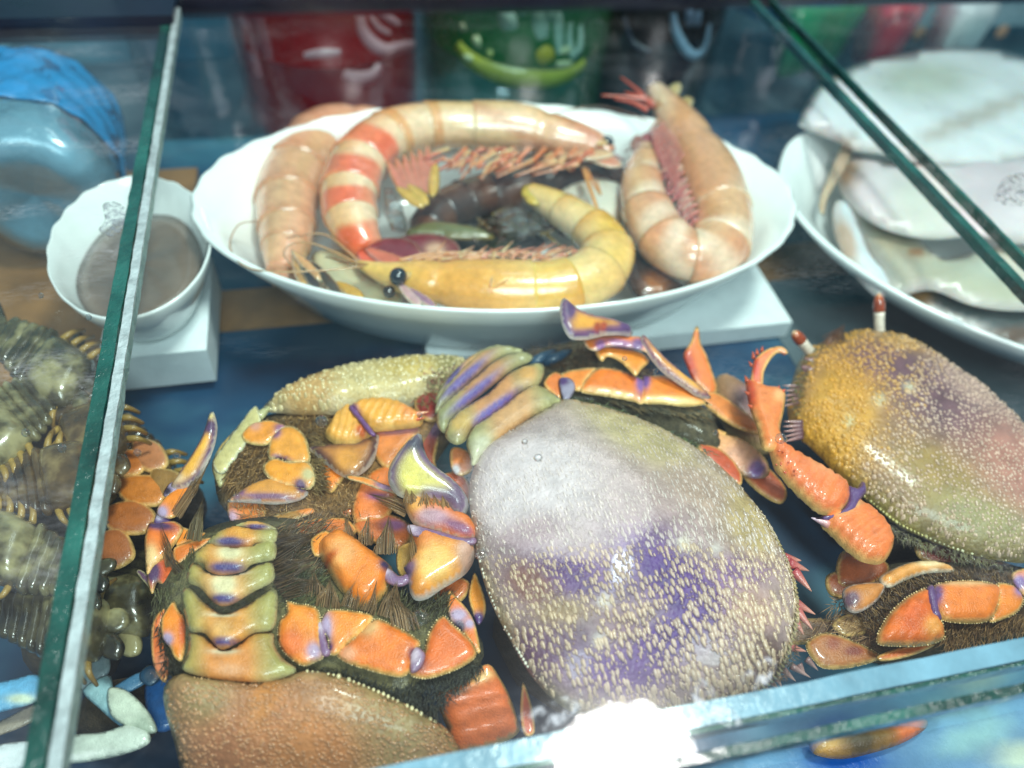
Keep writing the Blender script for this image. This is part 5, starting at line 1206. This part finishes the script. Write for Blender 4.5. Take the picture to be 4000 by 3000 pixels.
def eye(t, px, py, r, z, col=(34, 40, 48)):
    c = P(px, py, z); mb = MB(); sphere(mb, c, r * upx(c), lin(col), 18, 12); mb.build('eye', M['eye'], t)
eye(p3, 1556, 1080, 36, -1.75); eye(p3, 1520, 1140, 26, -2.5, (50, 40, 36)); eye(p1, 2372, 556, 26, -2.4)
for t_, b_, e_, z_ in ((p3, (1600, 1075), (1560, 1080), -2.0), (p1, (2330, 570), (2368, 557), -2.5)):
    limb('eye_stalk', t_, [(b_[0], b_[1], z_), ((b_[0] + e_[0]) / 2, (b_[1] + e_[1]) / 2, z_ + .15), (e_[0], e_[1], z_ + .2)], 34, 26, (214, 170, 110))
for t_, b_, e_, w_, z_, c_ in ((p1, (2280, 600), (2420, 640), 46, -2.3, (214, 140, 110)), (p1, (2200, 610), (2390, 600), 40, -2.1, (222, 170, 130)), (p3, (1560, 1110), (1640, 1190), 36, -2.1, (190, 150, 150)), (p3, (1600, 1130), (1700, 1200), 30, -2.1, (150, 110, 130)), (p4, (2600, 400), (2650, 330), 40, -1.5, (206, 180, 130)), (p4, (2620, 430), (2700, 390), 40, -1.6, (196, 166, 110))):
    puff('antenna_scale', leaf(b_, e_, w_), z_, t_, M['prawn'], c_, [(2, 8, (232, 206, 180))], h=0.12)
# rostrum spikes
spine(p3, (1480, 1050), (1360, 1020), 30, -2.3, -2.2, (196, 140, 70), 'rostrum', (120, 80, 50))
spine(p1, (2330, 590), (2440, 625), 52, -2.7, -2.6, (170, 84, 66), 'rostrum', (96, 40, 40))
spine(p4, (2590, 430), (2556, 315), 62, -1.4, -1.2, (190, 140, 100), 'rostrum', (150, 104, 70))
# tail fans
for (b_, t_, w_, c_, z_) in (((1450, 960), (1640, 985), 84, (124, 40, 50), -2.75), ((1560, 950), (1800, 1000), 120, (120, 36, 48), -3.0), ((1440, 980), (1620, 1060), 60, (206, 110, 84), -2.7), ((1400, 970), (1480, 1060), 60, (220, 96, 70), -2.9)):
    puff('tail_fan', leaf(b_, t_, w_), z_, p1, M['prawn'], c_, [(3, 12, (190, 140, 130))], [(1700, 980, 40, (206, 160, 130), 26)], h=0.14)
for (b_, t_, w_, c_) in (((1095, 1050), (1075, 1110), 44, (196, 140, 110)), ((1110, 1050), (1115, 1120), 44, (206, 150, 120)), ((1125, 1050), (1160, 1120), 40, (150, 110, 80))):
    puff('tail_fan', leaf(b_, t_, w_), -3.7, p2, M['prawn'], c_, h=0.12)
for (b_, t_, w_) in (((2080, 765), (2050, 735), 40), ((2100, 790), (2060, 760), 36)):
    puff('tail_fan', leaf(b_, t_, w_), -2.4, p3, M['prawn'], (206, 166, 60), h=0.12)
for (b_, t_, w_, c_) in (((2530, 610), (2480, 540), 60, (150, 96, 84)), ((2520, 620), (2540, 520), 60, (160, 80, 84))):
    puff('tail_fan', leaf(b_, t_, w_), -2.3, p4, M['prawn'], c_, h=0.14)
# walking legs, swimmerets, feelers
for i in range(9):
    x = 1780 + i * 62; y = 590
    limb('leg', p1, [(x + 40, y - 10, -2.1), (x - 20, y + 45, -2.0), (x - 70 + 30 * math.sin(i), y + 78 + 10 * math.sin(2 * i), -2.3)], 22, 8, (222, 130, 80), (214, 100, 66))
for i in range(5):
    limb('leg', p1, [(1900 + i * 90, 610 + 8 * i, -1.9), (1840 + i * 90, 655, -2.0), (1800 + i * 70, 700 - 4 * i, -2.2)], 16, 6, (232, 170, 120), (222, 110, 70))
for i in range(6):
    s = i / 5; b_ = (1520 + 150 * s, 640 - 60 * s); t_ = (1600 + 80 * s, 770 + 20 * math.sin(i))
    puff('swimmeret', leaf(b_, t_, 44), -2.0, p1, M['prawn'], (206, 120, 96), [(2, 10, (190, 130, 60))], h=0.14)
for (b_, t_) in (((1560, 740), (1650, 800)), ((1600, 730), (1668, 790)), ((1700, 640), (1690, 760))):
    puff('swimmeret', leaf(b_, t_, 40), -1.9, p1, M['prawn'], (206, 160, 70), h=0.14)
for i in range(12):
    x = 1880 + i * 40; limb('leg', p3, [(x, 1010, -2.0), (x + 30, 985 + 8 * math.sin(i * 2), -1.9), (x + 90, 965 + 16 * math.sin(i), -2.2)], 14, 6, (226, 150, 110), (206, 110, 90))
for i in range(7):
    limb('leg', p3, [(1560 + 50 * i, 1015, -2.2), (1700 + 60 * i, 985, -2.0), (1830 + 60 * i, 990 + 6 * i, -2.1)], 12, 6, (226, 160, 110), (214, 130, 84))
limb('leg', p3, [(1930, 985, -1.9), (1925, 1050, -1.6), (1918, 1118, -1.5)], 14, 7, (226, 170, 120)); limb('leg', p3, [(2130, 1030, -1.8), (2020, 1075, -1.55), (1930, 1120, -1.5)], 9, 5, (222, 160, 100))
for i in range(14):
    s = i / 13; x = 2570 + 130 * s; y = 520 + 330 * s
    limb('leg', p4, [(x + 40, y, -1.9), (x - 5, y + 30, -1.9), (x - 20 + 12 * math.sin(i * 3), y + 90, -2.3)], 16, 6, (206, 130, 116), (160, 60, 74))
for i in range(9):
    limb('leg', p4, [(2600 + 12 * i, 470 + 14 * i, -1.5), (2555 + 12 * i, 530 + 12 * i, -1.5), (2570 + 9 * i, 620 + 16 * i, -1.9)], 14, 6, (214, 140, 124), (190, 100, 96))
for pts in ([(2560, 420, -1.5), (2500, 385, -1.3), (2350, 372, -1.2)], [(2540, 410, -1.5), (2500, 360, -1.3), (2425, 300, -1.1)], [(2530, 430, -1.5), (2470, 400, -1.3), (2400, 385, -1.25)], [(2545, 400, -1.5), (2515, 380, -1.2), (2440, 360, -1.2)]):
    limb('feeler', p4, pts, 22, 7, (206, 96, 80), (196, 84, 64))
for pts in ([(2440, 590, -2.2), (2500, 575, -1.8), (2560, 575, -1.8)], [(2150, 445, -2.0), (2350, 415, -1.7), (2530, 470, -1.7)]):
    limb('feeler', p1, pts, 6, 4, (110, 90, 84))
limb('feeler', p1, [(2280, 660, -2.2), (2320, 780, -1.9), (2370, 900, -1.9)], 20, 8, (220, 150, 84)); limb('feeler', p1, [(2290, 660, -2.2), (2345, 760, -1.9), (2330, 700, -2.0)], 14, 6, (220, 140, 80))
for pts in ([(1400, 1030, -2.2), (1250, 960, -1.9), (1150, 950, -1.9), (1110, 1000, -2.0), (1200, 1090, -2.3)], [(1420, 1040, -2.2), (1200, 1060, -1.9), (980, 1050, -2.0), (900, 970, -2.2), (930, 880, -2.6), (1010, 865, -2.9)], [(1400, 1020, -2.3), (1280, 920, -1.8), (1180, 920, -1.8), (1120, 930, -2.0)]):
    limb('feeler', p3, pts, 8, 5, (196, 150, 110), (120, 104, 84))
limb('feeler', p3, [(1360, 1030, -2.2), (1300, 1010, -2.1), (1270, 1005, -2.2)], 6, 4, (60, 50, 40))

for i in range(46):
    x = 1720 + rng.uniform(0, 640); y = 590 + rng.uniform(-10, 45); a = rng.normal(2.5, 0.35); L = rng.uniform(50, 130)
    limb('leg', p1, [(x, y, -1.9), (x + .5 * L * math.cos(a), y + .5 * L * math.sin(a) * .7, -1.85 + rng.uniform(-.2, .2)), (x + L * math.cos(a + rng.normal(0, .3)), y + L * math.sin(a) * .6, -2.2)], 17, 6, [(226, 160, 116), (206, 110, 84), (232, 190, 140)][i % 3], (206, 110, 80), nu=5)
for i in range(40):
    s = rng.random(); x = 2560 + 130 * s + rng.normal(0, 14); y = 430 + 400 * s; a = rng.normal(1.75, .35); L = rng.uniform(40, 110)
    limb('leg', p4, [(x + 20, y, -1.7 - .3 * s), (x + .5 * L * math.cos(a), y + .5 * L * math.sin(a), -1.7 - .3 * s), (x + L * math.cos(a + rng.normal(0, .4)), y + L * math.sin(a), -2.1)], 16, 6, [(214, 160, 140), (190, 104, 96), (226, 186, 160)][i % 3], (160, 64, 74), nu=5)
for i in range(34):
    x = 1700 + rng.uniform(0, 560); y = 1000 + rng.uniform(-14, 20); a = rng.normal(-0.4, .4); L = rng.uniform(40, 110)
    limb('leg', p3, [(x, y, -2.0), (x + .5 * L * math.cos(a), y + .5 * L * math.sin(a) * .5, -1.85), (x + L * math.cos(a), y + L * math.sin(a) * .5, -2.1)], 13, 5, [(226, 160, 116), (214, 120, 100), (232, 200, 150)][i % 3], (206, 120, 96), nu=5)
# other things among the prawns
GRP = 'shellfish pieces among the prawns'
def lone(name, label, cat, pts, z, col, mat='prawn', bands=None, spots=None, group=None, **kw):
    o = puff(name, pts, z, None, M[mat], col, bands, spots, **kw)
    return tag(o, label, cat, group)
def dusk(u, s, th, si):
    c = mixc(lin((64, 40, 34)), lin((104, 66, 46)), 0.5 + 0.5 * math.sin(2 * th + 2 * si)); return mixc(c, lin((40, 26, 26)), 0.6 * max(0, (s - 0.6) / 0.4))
p5 = prawn('dark brown prawn shape added to fill the dark bowl bottom under the others', [(2480, 700, 40, -4.2), (2340, 700, 74, -4.3), (2180, 716, 92, -4.4), (2020, 742, 96, -4.4), (1880, 770, 92, -4.4), (1760, 810, 84, -4.3), (1680, 870, 70, -4.2), (1650, 940, 50, -4.2)], dusk, [0, 0.36, 0.5, 0.62, 0.74, 0.86, 1.0])  # dark body added so the middle of the bowl reads dark
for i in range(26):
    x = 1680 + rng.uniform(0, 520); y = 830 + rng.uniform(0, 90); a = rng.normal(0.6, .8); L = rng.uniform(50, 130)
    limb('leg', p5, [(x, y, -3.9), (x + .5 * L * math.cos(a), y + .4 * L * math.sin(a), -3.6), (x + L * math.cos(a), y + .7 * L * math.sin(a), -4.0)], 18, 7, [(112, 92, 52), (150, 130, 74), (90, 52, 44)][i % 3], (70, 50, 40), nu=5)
lone('dark_filler', 'dark brown filler added for the dark bowl centre behind the yellow prawn legs', 'filler', [(1700, 900), (1850, 870), (2000, 890), (2120, 940), (2050, 1000), (1860, 1000), (1740, 970)], -5.4, (48, 38, 30), 'felt', h=0.6, hb=0.7)  # dark lump added to stand for the dark depth of the bowl
lone('olive_prawn_tail', 'olive green tail piece in the bowl centre', 'seafood piece', [(1600, 900), (1680, 870), (1800, 880), (1880, 900), (1920, 930), (1820, 935), (1700, 930), (1620, 930)], -3.7, (110, 108, 66), h=0.3, bands=[(2, 10, (130, 110, 60))])
lone('squid_piece', 'rounded white squid piece between the yellow and pale prawns', 'squid piece', [(2190, 770), (2260, 720), (2370, 710), (2450, 760), (2440, 840), (2360, 880), (2260, 850)], -3.9, (206, 200, 184), 'squid', h=0.7)
lone('squid_piece', 'pale squid piece below the yellow prawn head', 'squid piece', [(1230, 1000), (1360, 990), (1480, 1060), (1560, 1160), (1500, 1215), (1360, 1210), (1270, 1120)], -4.4, (206, 196, 160), 'squid', h=0.6)
lone('dark_shell_piece', 'dark brown pieces at the bowl front between yellow and pale prawns', 'seafood piece', [(2440, 960), (2520, 1000), (2620, 1080), (2680, 1130), (2600, 1160), (2500, 1160), (2450, 1080)], -4.2, (64, 40, 30), h=0.5, spots=[(2560, 1120, 50, (150, 90, 40))])
for i, (b_, t_, c_, w_) in enumerate((((1150, 990), (1250, 1090), (214, 160, 110), 36), ((1180, 1040), (1250, 1140), (66, 60, 60), 40), ((1220, 1030), (1330, 1160), (74, 66, 56), 44), ((1150, 1000), (1200, 1120), (206, 156, 100), 50), ((1320, 1110), (1420, 1170), (196, 150, 60), 44))):
    tag(puff('prawn_leg_piece', leaf(b_, t_, w_), -2.3 - 0.1 * i, None, M['prawn'], c_, [(2, 8, (200, 180, 150))], h=0.2), ['pinkish prawn leg at the left end of the bowl', 'grey blade like tail piece at the left end of the bowl', 'dark tail blade below the yellow prawn head', 'peach coloured prawn leg against the bowl wall', 'yellow tail piece at the bowl front'][i], 'prawn piece')
for i, (pts, z_) in enumerate((([(1500, 730), (1540, 740), (1570, 800), (1590, 880), (1580, 910), (1530, 900), (1500, 830)], -2.2), ([(1930, 830), (2010, 800), (2110, 830), (2130, 900), (2040, 940), (1950, 920)], -3.2))):
    tag(puff('ice_piece', pts, z_, None, M['ice'], h=0.35, sm=False, grow=0), ['clear ice sliver inside the striped prawn curl', 'grey ice lump between the yellow prawn tail and olive piece'][i], 'ice')

# ---------------------------------------------------------------- squid on the right
ZOFF = 0.0
sq = 'pale squid in the large bowl'
def squid(label, mantle, z, col, spots=None, fins=(), **kw):
    m = np.array(mantle, float); c = P(m[:, 0].mean(), m[:, 1].mean(), -8.9)
    t = thing('squid', label, 'squid', c, sq)
    puff('mantle', mantle, z, t, M['squid'], col, [(6, 34, (212, 200, 196))], spots, ridge=(random.uniform(0, 180), random.uniform(140, 240), 0.05), **kw)
    for f in fins: puff('fin', f[0], f[1], t, M['squid'], f[2], h=0.15)
    return t
squid('bluish white squid mantle with a square end over the bowl rim', [(3128, 490), (3160, 410), (3230, 320), (3400, 240), (3700, 190), (4000, 230), (4200, 400), (4150, 560), (3900, 640), (3640, 640), (3450, 600), (3330, 585), (3300, 560), (3200, 520)],
      [(3150, 480, -3.4), (4000, 400, -4.2)], (222, 224, 226), [(3800, 480, 300, (186, 176, 166), 34, -22), (3310, 560, 50, (150, 120, 96), 22, 30), (3600, 330, 200, (186, 190, 178), 90)], h=0.5, hb=0.6, flat=0.8)
squid('pinkish squid mantle draped across the bowl', [(3290, 640), (3340, 600), (3500, 640), (3700, 590), (3900, 600), (4200, 640), (4250, 900), (4000, 950), (3820, 920), (3640, 930), (3480, 900), (3360, 830), (3290, 740)],
      -4.4, (226, 212, 214), [(3600, 820, 160, (216, 210, 200)), (3850, 700, 160, (214, 196, 200)), (3300, 680, 60, (150, 116, 84), 80)], h=0.55, hb=0.7, flat=0.8, fins=[([(3300, 560), (3330, 580), (3300, 660), (3240, 760), (3220, 830), (3205, 780), (3250, 660)], -4.2, (196, 170, 140))])
squid('thick white squid arm curling inside the bowl rim', [(3270, 800), (3320, 810), (3360, 900), (3400, 1000), (3460, 1070), (3470, 1130), (3420, 1150), (3350, 1080), (3290, 980), (3260, 880)], -4.8, (216, 222, 226), [(3290, 960, 40, (190, 160, 140), 100, -20)], h=0.5)
squid('beige see through squid sheet in the lower bowl', [(3340, 830), (3440, 800), (3540, 860), (3620, 960), (3700, 1010), (3900, 960), (4200, 950), (4250, 1180), (4000, 1210), (3800, 1190), (3640, 1130), (3500, 1150), (3440, 1060), (3380, 960)], -5.6, (186, 182, 160), [(3480, 930, 90, (160, 150, 124)), (3570, 1010, 40, (140, 96, 60), 24, -20), (3950, 1060, 200, (196, 196, 180), 60)], h=0.5, flat=0.5)
squid('dark grey squid skin at the bottom of the bowl', [(3560, 1130), (3700, 1100), (3900, 1170), (4200, 1180), (4200, 1330), (4000, 1340), (3800, 1290), (3640, 1220)], -6.6, (64, 78, 80), [(3580, 1160, 60, (130, 96, 50)), (3950, 1320, 120, (96, 76, 64), 30)], h=0.4)
# things at the back right
lone('red_pouch', 'glossy red rounded pack at the back beside the green bag', 'pack', [(3390, -40), (3440, 60), (3500, 92), (3570, 80), (3620, 20), (3640, -60), (3500, -90)], -3.0, (206, 16, 40), 'plast', h=1.6, hb=6.9)
lone('green_bag', 'crumpled green plastic bag at the back right', 'bag', [(3070, -60), (3100, 60), (3160, 75), (3260, 50), (3380, 20), (3400, -70), (3200, -120)], -3.0, (26, 140, 84), 'plast', h=1.2, hb=6.9, spots=[(3220, 20, 120, (110, 190, 140), 12, -8)])
lone('white_bag', 'white plastic bag at the back right corner', 'bag', [(3700, -60), (3730, 40), (3800, 66), (3880, 60), (3910, 0), (3900, -70)], -3.0, (222, 226, 232), 'plast', h=1.4, hb=6.9)
tb = thing('dotted_cloth', 'blue grey cloth with a row of orange dots behind the squid', 'cloth', (60, 69, -9.9))
mb = MB(); box(mb, (33, 68, FLOOR_Z), (110, 70, 6), lin((128, 154, 164))); mb.build('cloth', M['plast'], tb, smooth=False)
for i in range(9):
    q = Py(3050 + 108 * i, 140 - 2 * i, 67.9); mb = MB(); sphere(mb, q, 0.7, lin((190, 140, 100)), 14, 8, (1, 0.12, 1)); mb.build('dot', M['plast'], tb)

# ---------------------------------------------------------------- mottled lobsters on the left
M['mottle'] = mottled('mottled_lobster', (22, 20, 14), (74, 66, 42), (158, 146, 104), 75, (1, 1, 1), 0.25, 0.6)
M['mottle2'] = mottled('mottled_lobster_brown', (26, 20, 14), (88, 66, 38), (150, 126, 82), 70, (1, 1, 1), 0.25, 0.6)
def lobster(label, px, py, ang, L, z, mat):
    a = math.radians(ang); ca, sa = math.cos(a), math.sin(a)
    def loc(pts): return [(px + L * (u * ca - v * sa), py + L * (u * sa + v * ca)) for u, v in pts]
    c = P(px, py, z); t = thing('slipper_lobster', label, 'lobster', (c[0], c[1], FLOOR_Z), 'mottled lobsters heaped under the wet pane')
    puff('carapace', loc([(0.0, -.2), (.12, -.27), (.3, -.28), (.45, -.24), (.5, -.1), (.5, .1), (.45, .24), (.3, .28), (.12, .27), (0, .2)]), z, t, M[mat], h=0.9, hb=1.0)
    for i in range(5):
        u = -0.02 - i * 0.085; w_ = 0.24 - i * 0.022
        puff('tail_segment', loc([(u + .05, -w_), (u + .06, 0), (u + .05, w_), (u - .03, w_ * 1.12), (u - .06, w_ * .6), (u - .05, 0), (u - .06, -w_ * .6), (u - .03, -w_ * 1.12)]), z - 0.05 * i, t, M[mat], h=0.35 - 0.03 * i, hb=0.5)
    for s_ in (-1, 0, 1):
        puff('tail_fan', loc([(-.42, .05 * s_ - .04), (-.6, .14 * s_ - .07), (-.66, .17 * s_), (-.6, .14 * s_ + .07), (-.42, .05 * s_ + .04)]), z - 0.3, t, M[mat], h=0.15)
    for s_ in (-1, 1):
        puff('antenna_plate', loc([(.48, .03 * s_), (.58, .02 * s_), (.66, .1 * s_), (.62, .2 * s_), (.5, .18 * s_)]), z, t, M[mat], h=0.2)
        for i in range(4):
            u = 0.08 + 0.1 * i
            q = [loc([(u, .24 * s_)])[0] + (z - .2,), loc([(u + .03, .36 * s_)])[0] + (z + .1,), loc([(u + .12, .46 * s_)])[0] + (z - .5,)]
            limb('leg', t, q, 34, 14, (186, 150, 70), (120, 84, 40), M['shell'])
    trunk(t, px, py, z - 0.6, 1.6)
    return t
for a_ in (('olive mottled lobster below the white bowl under the wet pane', 150, 1400, 35, 420, -4.6, 'mottle'), ('brown mottled lobster with yellow legs beside the glass seam', 330, 1600, 70, 430, -4.8, 'mottle2'),
           ('dark mottled lobster in the middle of the left heap', 60, 1620, 140, 440, -4.4, 'mottle'), ('speckled lobster lying crosswise in the left heap', 170, 1880, -10, 440, -4.4, 'mottle2'),
           ('green brown lobster with tail towards the glass seam', 120, 2180, 200, 480, -4.4, 'mottle'), ('pale speckled lobster above the blue crab', 190, 2430, 10, 460, -5.2, 'mottle'),
           ('brown lobster half hidden behind the glass seam', 520, 1800, 60, 420, -7.0, 'mottle2'), ('olive lobster showing right of the glass seam', 500, 2250, 100, 460, -7.2, 'mottle')):
    lobster(*a_)
G = thing('orange_crab', 'dull orange crab showing through smeared glass by the seam', 'crab', (*P(560, 1900, -9)[:2], FLOOR_Z))
trunk(G, 600, 1900, -7, 1.8)
for pts, c_ in (([(420, 1790), (520, 1760), (560, 1800), (540, 1850), (430, 1860)], (206, 126, 54)), ([(530, 1720), (620, 1740), (650, 1810), (590, 1840), (530, 1800)], (190, 130, 100)), ([(460, 1880), (580, 1860), (650, 1900), (620, 1970), (500, 1960)], (206, 130, 50)),
                ([(600, 1840), (690, 1850), (720, 1910), (660, 1950), (600, 1920)], (150, 118, 70)), ([(420, 1990), (520, 1960), (600, 2010), (560, 2080), (440, 2070)], (176, 106, 50)), ([(400, 2090), (480, 2080), (520, 2170), (440, 2220), (390, 2170)], (170, 104, 60))):
    seg(G, pts, -6.0, c_)
# ---------------------------------------------------------------- blue swimming crab, lower left
BC = thing('blue_crab', 'blue and cream swimming crab with long claw lying by the glass seam', 'crab', (*P(400, 2800, -9)[:2], FLOOR_Z))
trunk(BC, 430, 2740, -7.6, 1.6)
for nm, pts, z_, c_, sp in (('claw_arm', [(-60, 2690), (60, 2655), (130, 2638), (168, 2660), (180, 2700), (130, 2740), (60, 2762), (-60, 2780)], -6.6, (96, 164, 204), [(90, 2735, 60, (196, 206, 180), 20)]),
                            ('leg_segment', [(330, 2585), (405, 2550), (425, 2600), (405, 2645), (330, 2685)], -7.2, (140, 160, 166), None),
                            ('leg_segment', [(335, 2700), (425, 2648), (445, 2700), (480, 2770), (520, 2830), (470, 2830), (395, 2768)], -6.9, (150, 186, 192), [(470, 2810, 50, (50, 110, 150), 20, 30)]),
                            ('leg_segment', [(432, 2700), (500, 2708), (570, 2775), (605, 2845), (565, 2858), (500, 2835), (440, 2790)], -6.6, (206, 212, 192), [(560, 2840, 40, (170, 180, 160))]),
                            ('claw', [(250, 2880), (400, 2862), (500, 2832), (560, 2850), (570, 2905), (450, 2952), (260, 2980), (200, 2950)], -6.6, (206, 212, 198), [(300, 2960, 120, (240, 240, 232), 12, -10)]),
                            ('leg_segment', [(445, 2690), (540, 2632), (570, 2660), (490, 2706)], -6.9, (70, 116, 150), None), ('leg_joint', [(555, 2630), (590, 2605), (620, 2640), (590, 2672), (560, 2660)], -6.7, (34, 72, 100), None),
                            ('carapace', [(570, 2690), (620, 2650), (680, 2660), (700, 2800), (640, 2850), (590, 2820)], -7.4, (26, 94, 160), None), ('claw', [(-80, 2935), (120, 2898), (150, 2940), (140, 2985), (-80, 3020)], -7.0, (226, 230, 232), None),
                            ('leg_segment', [(40, 2800), (120, 2760), (180, 2770), (100, 2830), (-40, 2880), (-60, 2850)], -7.6, (150, 136, 120), None)):
    seg(BC, pts, z_, c_, sp, None, nm)

# ---------------------------------------------------------------- below the front glass
tag(puff('blue_sheet', [(2500, 3200), (2900, 2960), (3300, 2900), (3800, 2760), (4300, 2640), (4400, 3200)], -8.6, None, M['plast'], (104, 150, 184), None, [(3800, 2880, 160, (150, 200, 200), 60, -20), (4000, 2960, 140, (190, 214, 190), 60), (3300, 2980, 160, (20, 84, 170), 80)], h=0.15, hb=1.3, flat=0.2), 'bright blue printed plastic sheet below the front glass', 'sheet')
lone('orange_reflection', 'brown and orange piece standing for a reflection below the front glass', 'reflection piece', [(3180, 2880), (3290, 2845), (3400, 2850), (3480, 2835), (3580, 2800), (3610, 2840), (3520, 2900), (3400, 2940), (3290, 2960), (3190, 2940)], -8.0, (120, 92, 44), 'shell', spots=[(3540, 2850, 60, (206, 110, 60)), (3220, 2900, 50, (206, 160, 84)), (3350, 2900, 60, (70, 60, 36))], h=0.4)  # solid piece added in place of an orange-brown reflection

# ---------------------------------------------------------------- drops and specks on the glass
for (x, y, r, where) in (
        (3050, 1712, 24, 'over the base of the open orange claw'),
        (1257, 1645, 26, 'over the gap between the tan crab and its claw'),
        (2102, 1788, 18, 'over the upper shell of the lilac crab'),
        (2050, 1725, 13, 'beside the tail edge of the lilac crab shell'),
        (1880, 2162, 26, 'on the left rim of the lilac crab'),
        (1642, 2412, 30, 'over dark hair above the orange leg row'),
        (925, 1942, 18, 'at the tip of the tan crab paddle'),
        (536, 1768, 16, 'over the dull orange crab by the seam'),
        (690, 1780, 15, 'beside the upright yellow blade claw'),
        (2795, 1690, 12, 'over the yellow leg right of the lilac crab'),
        (1640, 1622, 12, 'at the tip of the yellow claw'),
        (2440, 1400, 11, 'over the orange joint below the purple paddle'),
        (2560, 1450, 11, 'over the thin purple blade leg'),
        (100, 1690, 18, 'over the dark lobster in the heap'),
        (240, 1750, 20, 'over the yellow legs in the lobster heap'),
        (345, 1240, 14, 'under the scum strip on the wet pane'),
        (160, 1155, 12, 'in front of the white bowl on the wet pane'),
        (590, 2640, 22, 'on the joint of the blue crab')):
    a = np.linspace(0, 2 * math.pi, 12, endpoint=False)
    o = puff('water_drop', [(x + r * math.cos(q) * random.uniform(.92, 1.06), y + r * 0.9 * math.sin(q)) for q in a], 0.012, None, M['drop'], h=0.12, hb=0.008, grow=0, step=4)
    tag(o, 'clear water drop ' + where, 'drop', 'water drops on the glass')
def scum(name, label, pts, mat, z=0.02):
    o = puff(name, pts, z, None, M[mat], h=0.02, hb=0.01, flat=0.2, grow=0)
    tag(o, label, 'dirt')
scum('dried_scum', 'small grey scum patch beside the glass seam', [(402, 800), (450, 788), (492, 822), (480, 890), (440, 925), (385, 900), (410, 860)], 'scum')
scum('dark_mould', 'dark mould patch on the glass over the squid', [(3885, 765), (3920, 700), (3965, 680), (4020, 690), (4030, 790), (3945, 805), (3900, 790)], 'mould')
scum('dried_scum', 'white crusty scum right of the lamp glare', [(2690, 2640), (2760, 2660), (2860, 2770), (2900, 2830), (2820, 2860), (2740, 2800), (2700, 2720)], 'scum_light')
scum('dried_scum', 'white scum left of the lamp glare along the sealed edge', [(2020, 2800), (2150, 2740), (2260, 2700), (2300, 2730), (2180, 2840), (2060, 2870)], 'scum_light')
scum('dried_scum', 'pale scum blotch on the front of the lilac crab glass', [(2900, 2640), (2990, 2560), (3035, 2580), (3010, 2660), (2940, 2700), (2880, 2690)], 'scum_light')
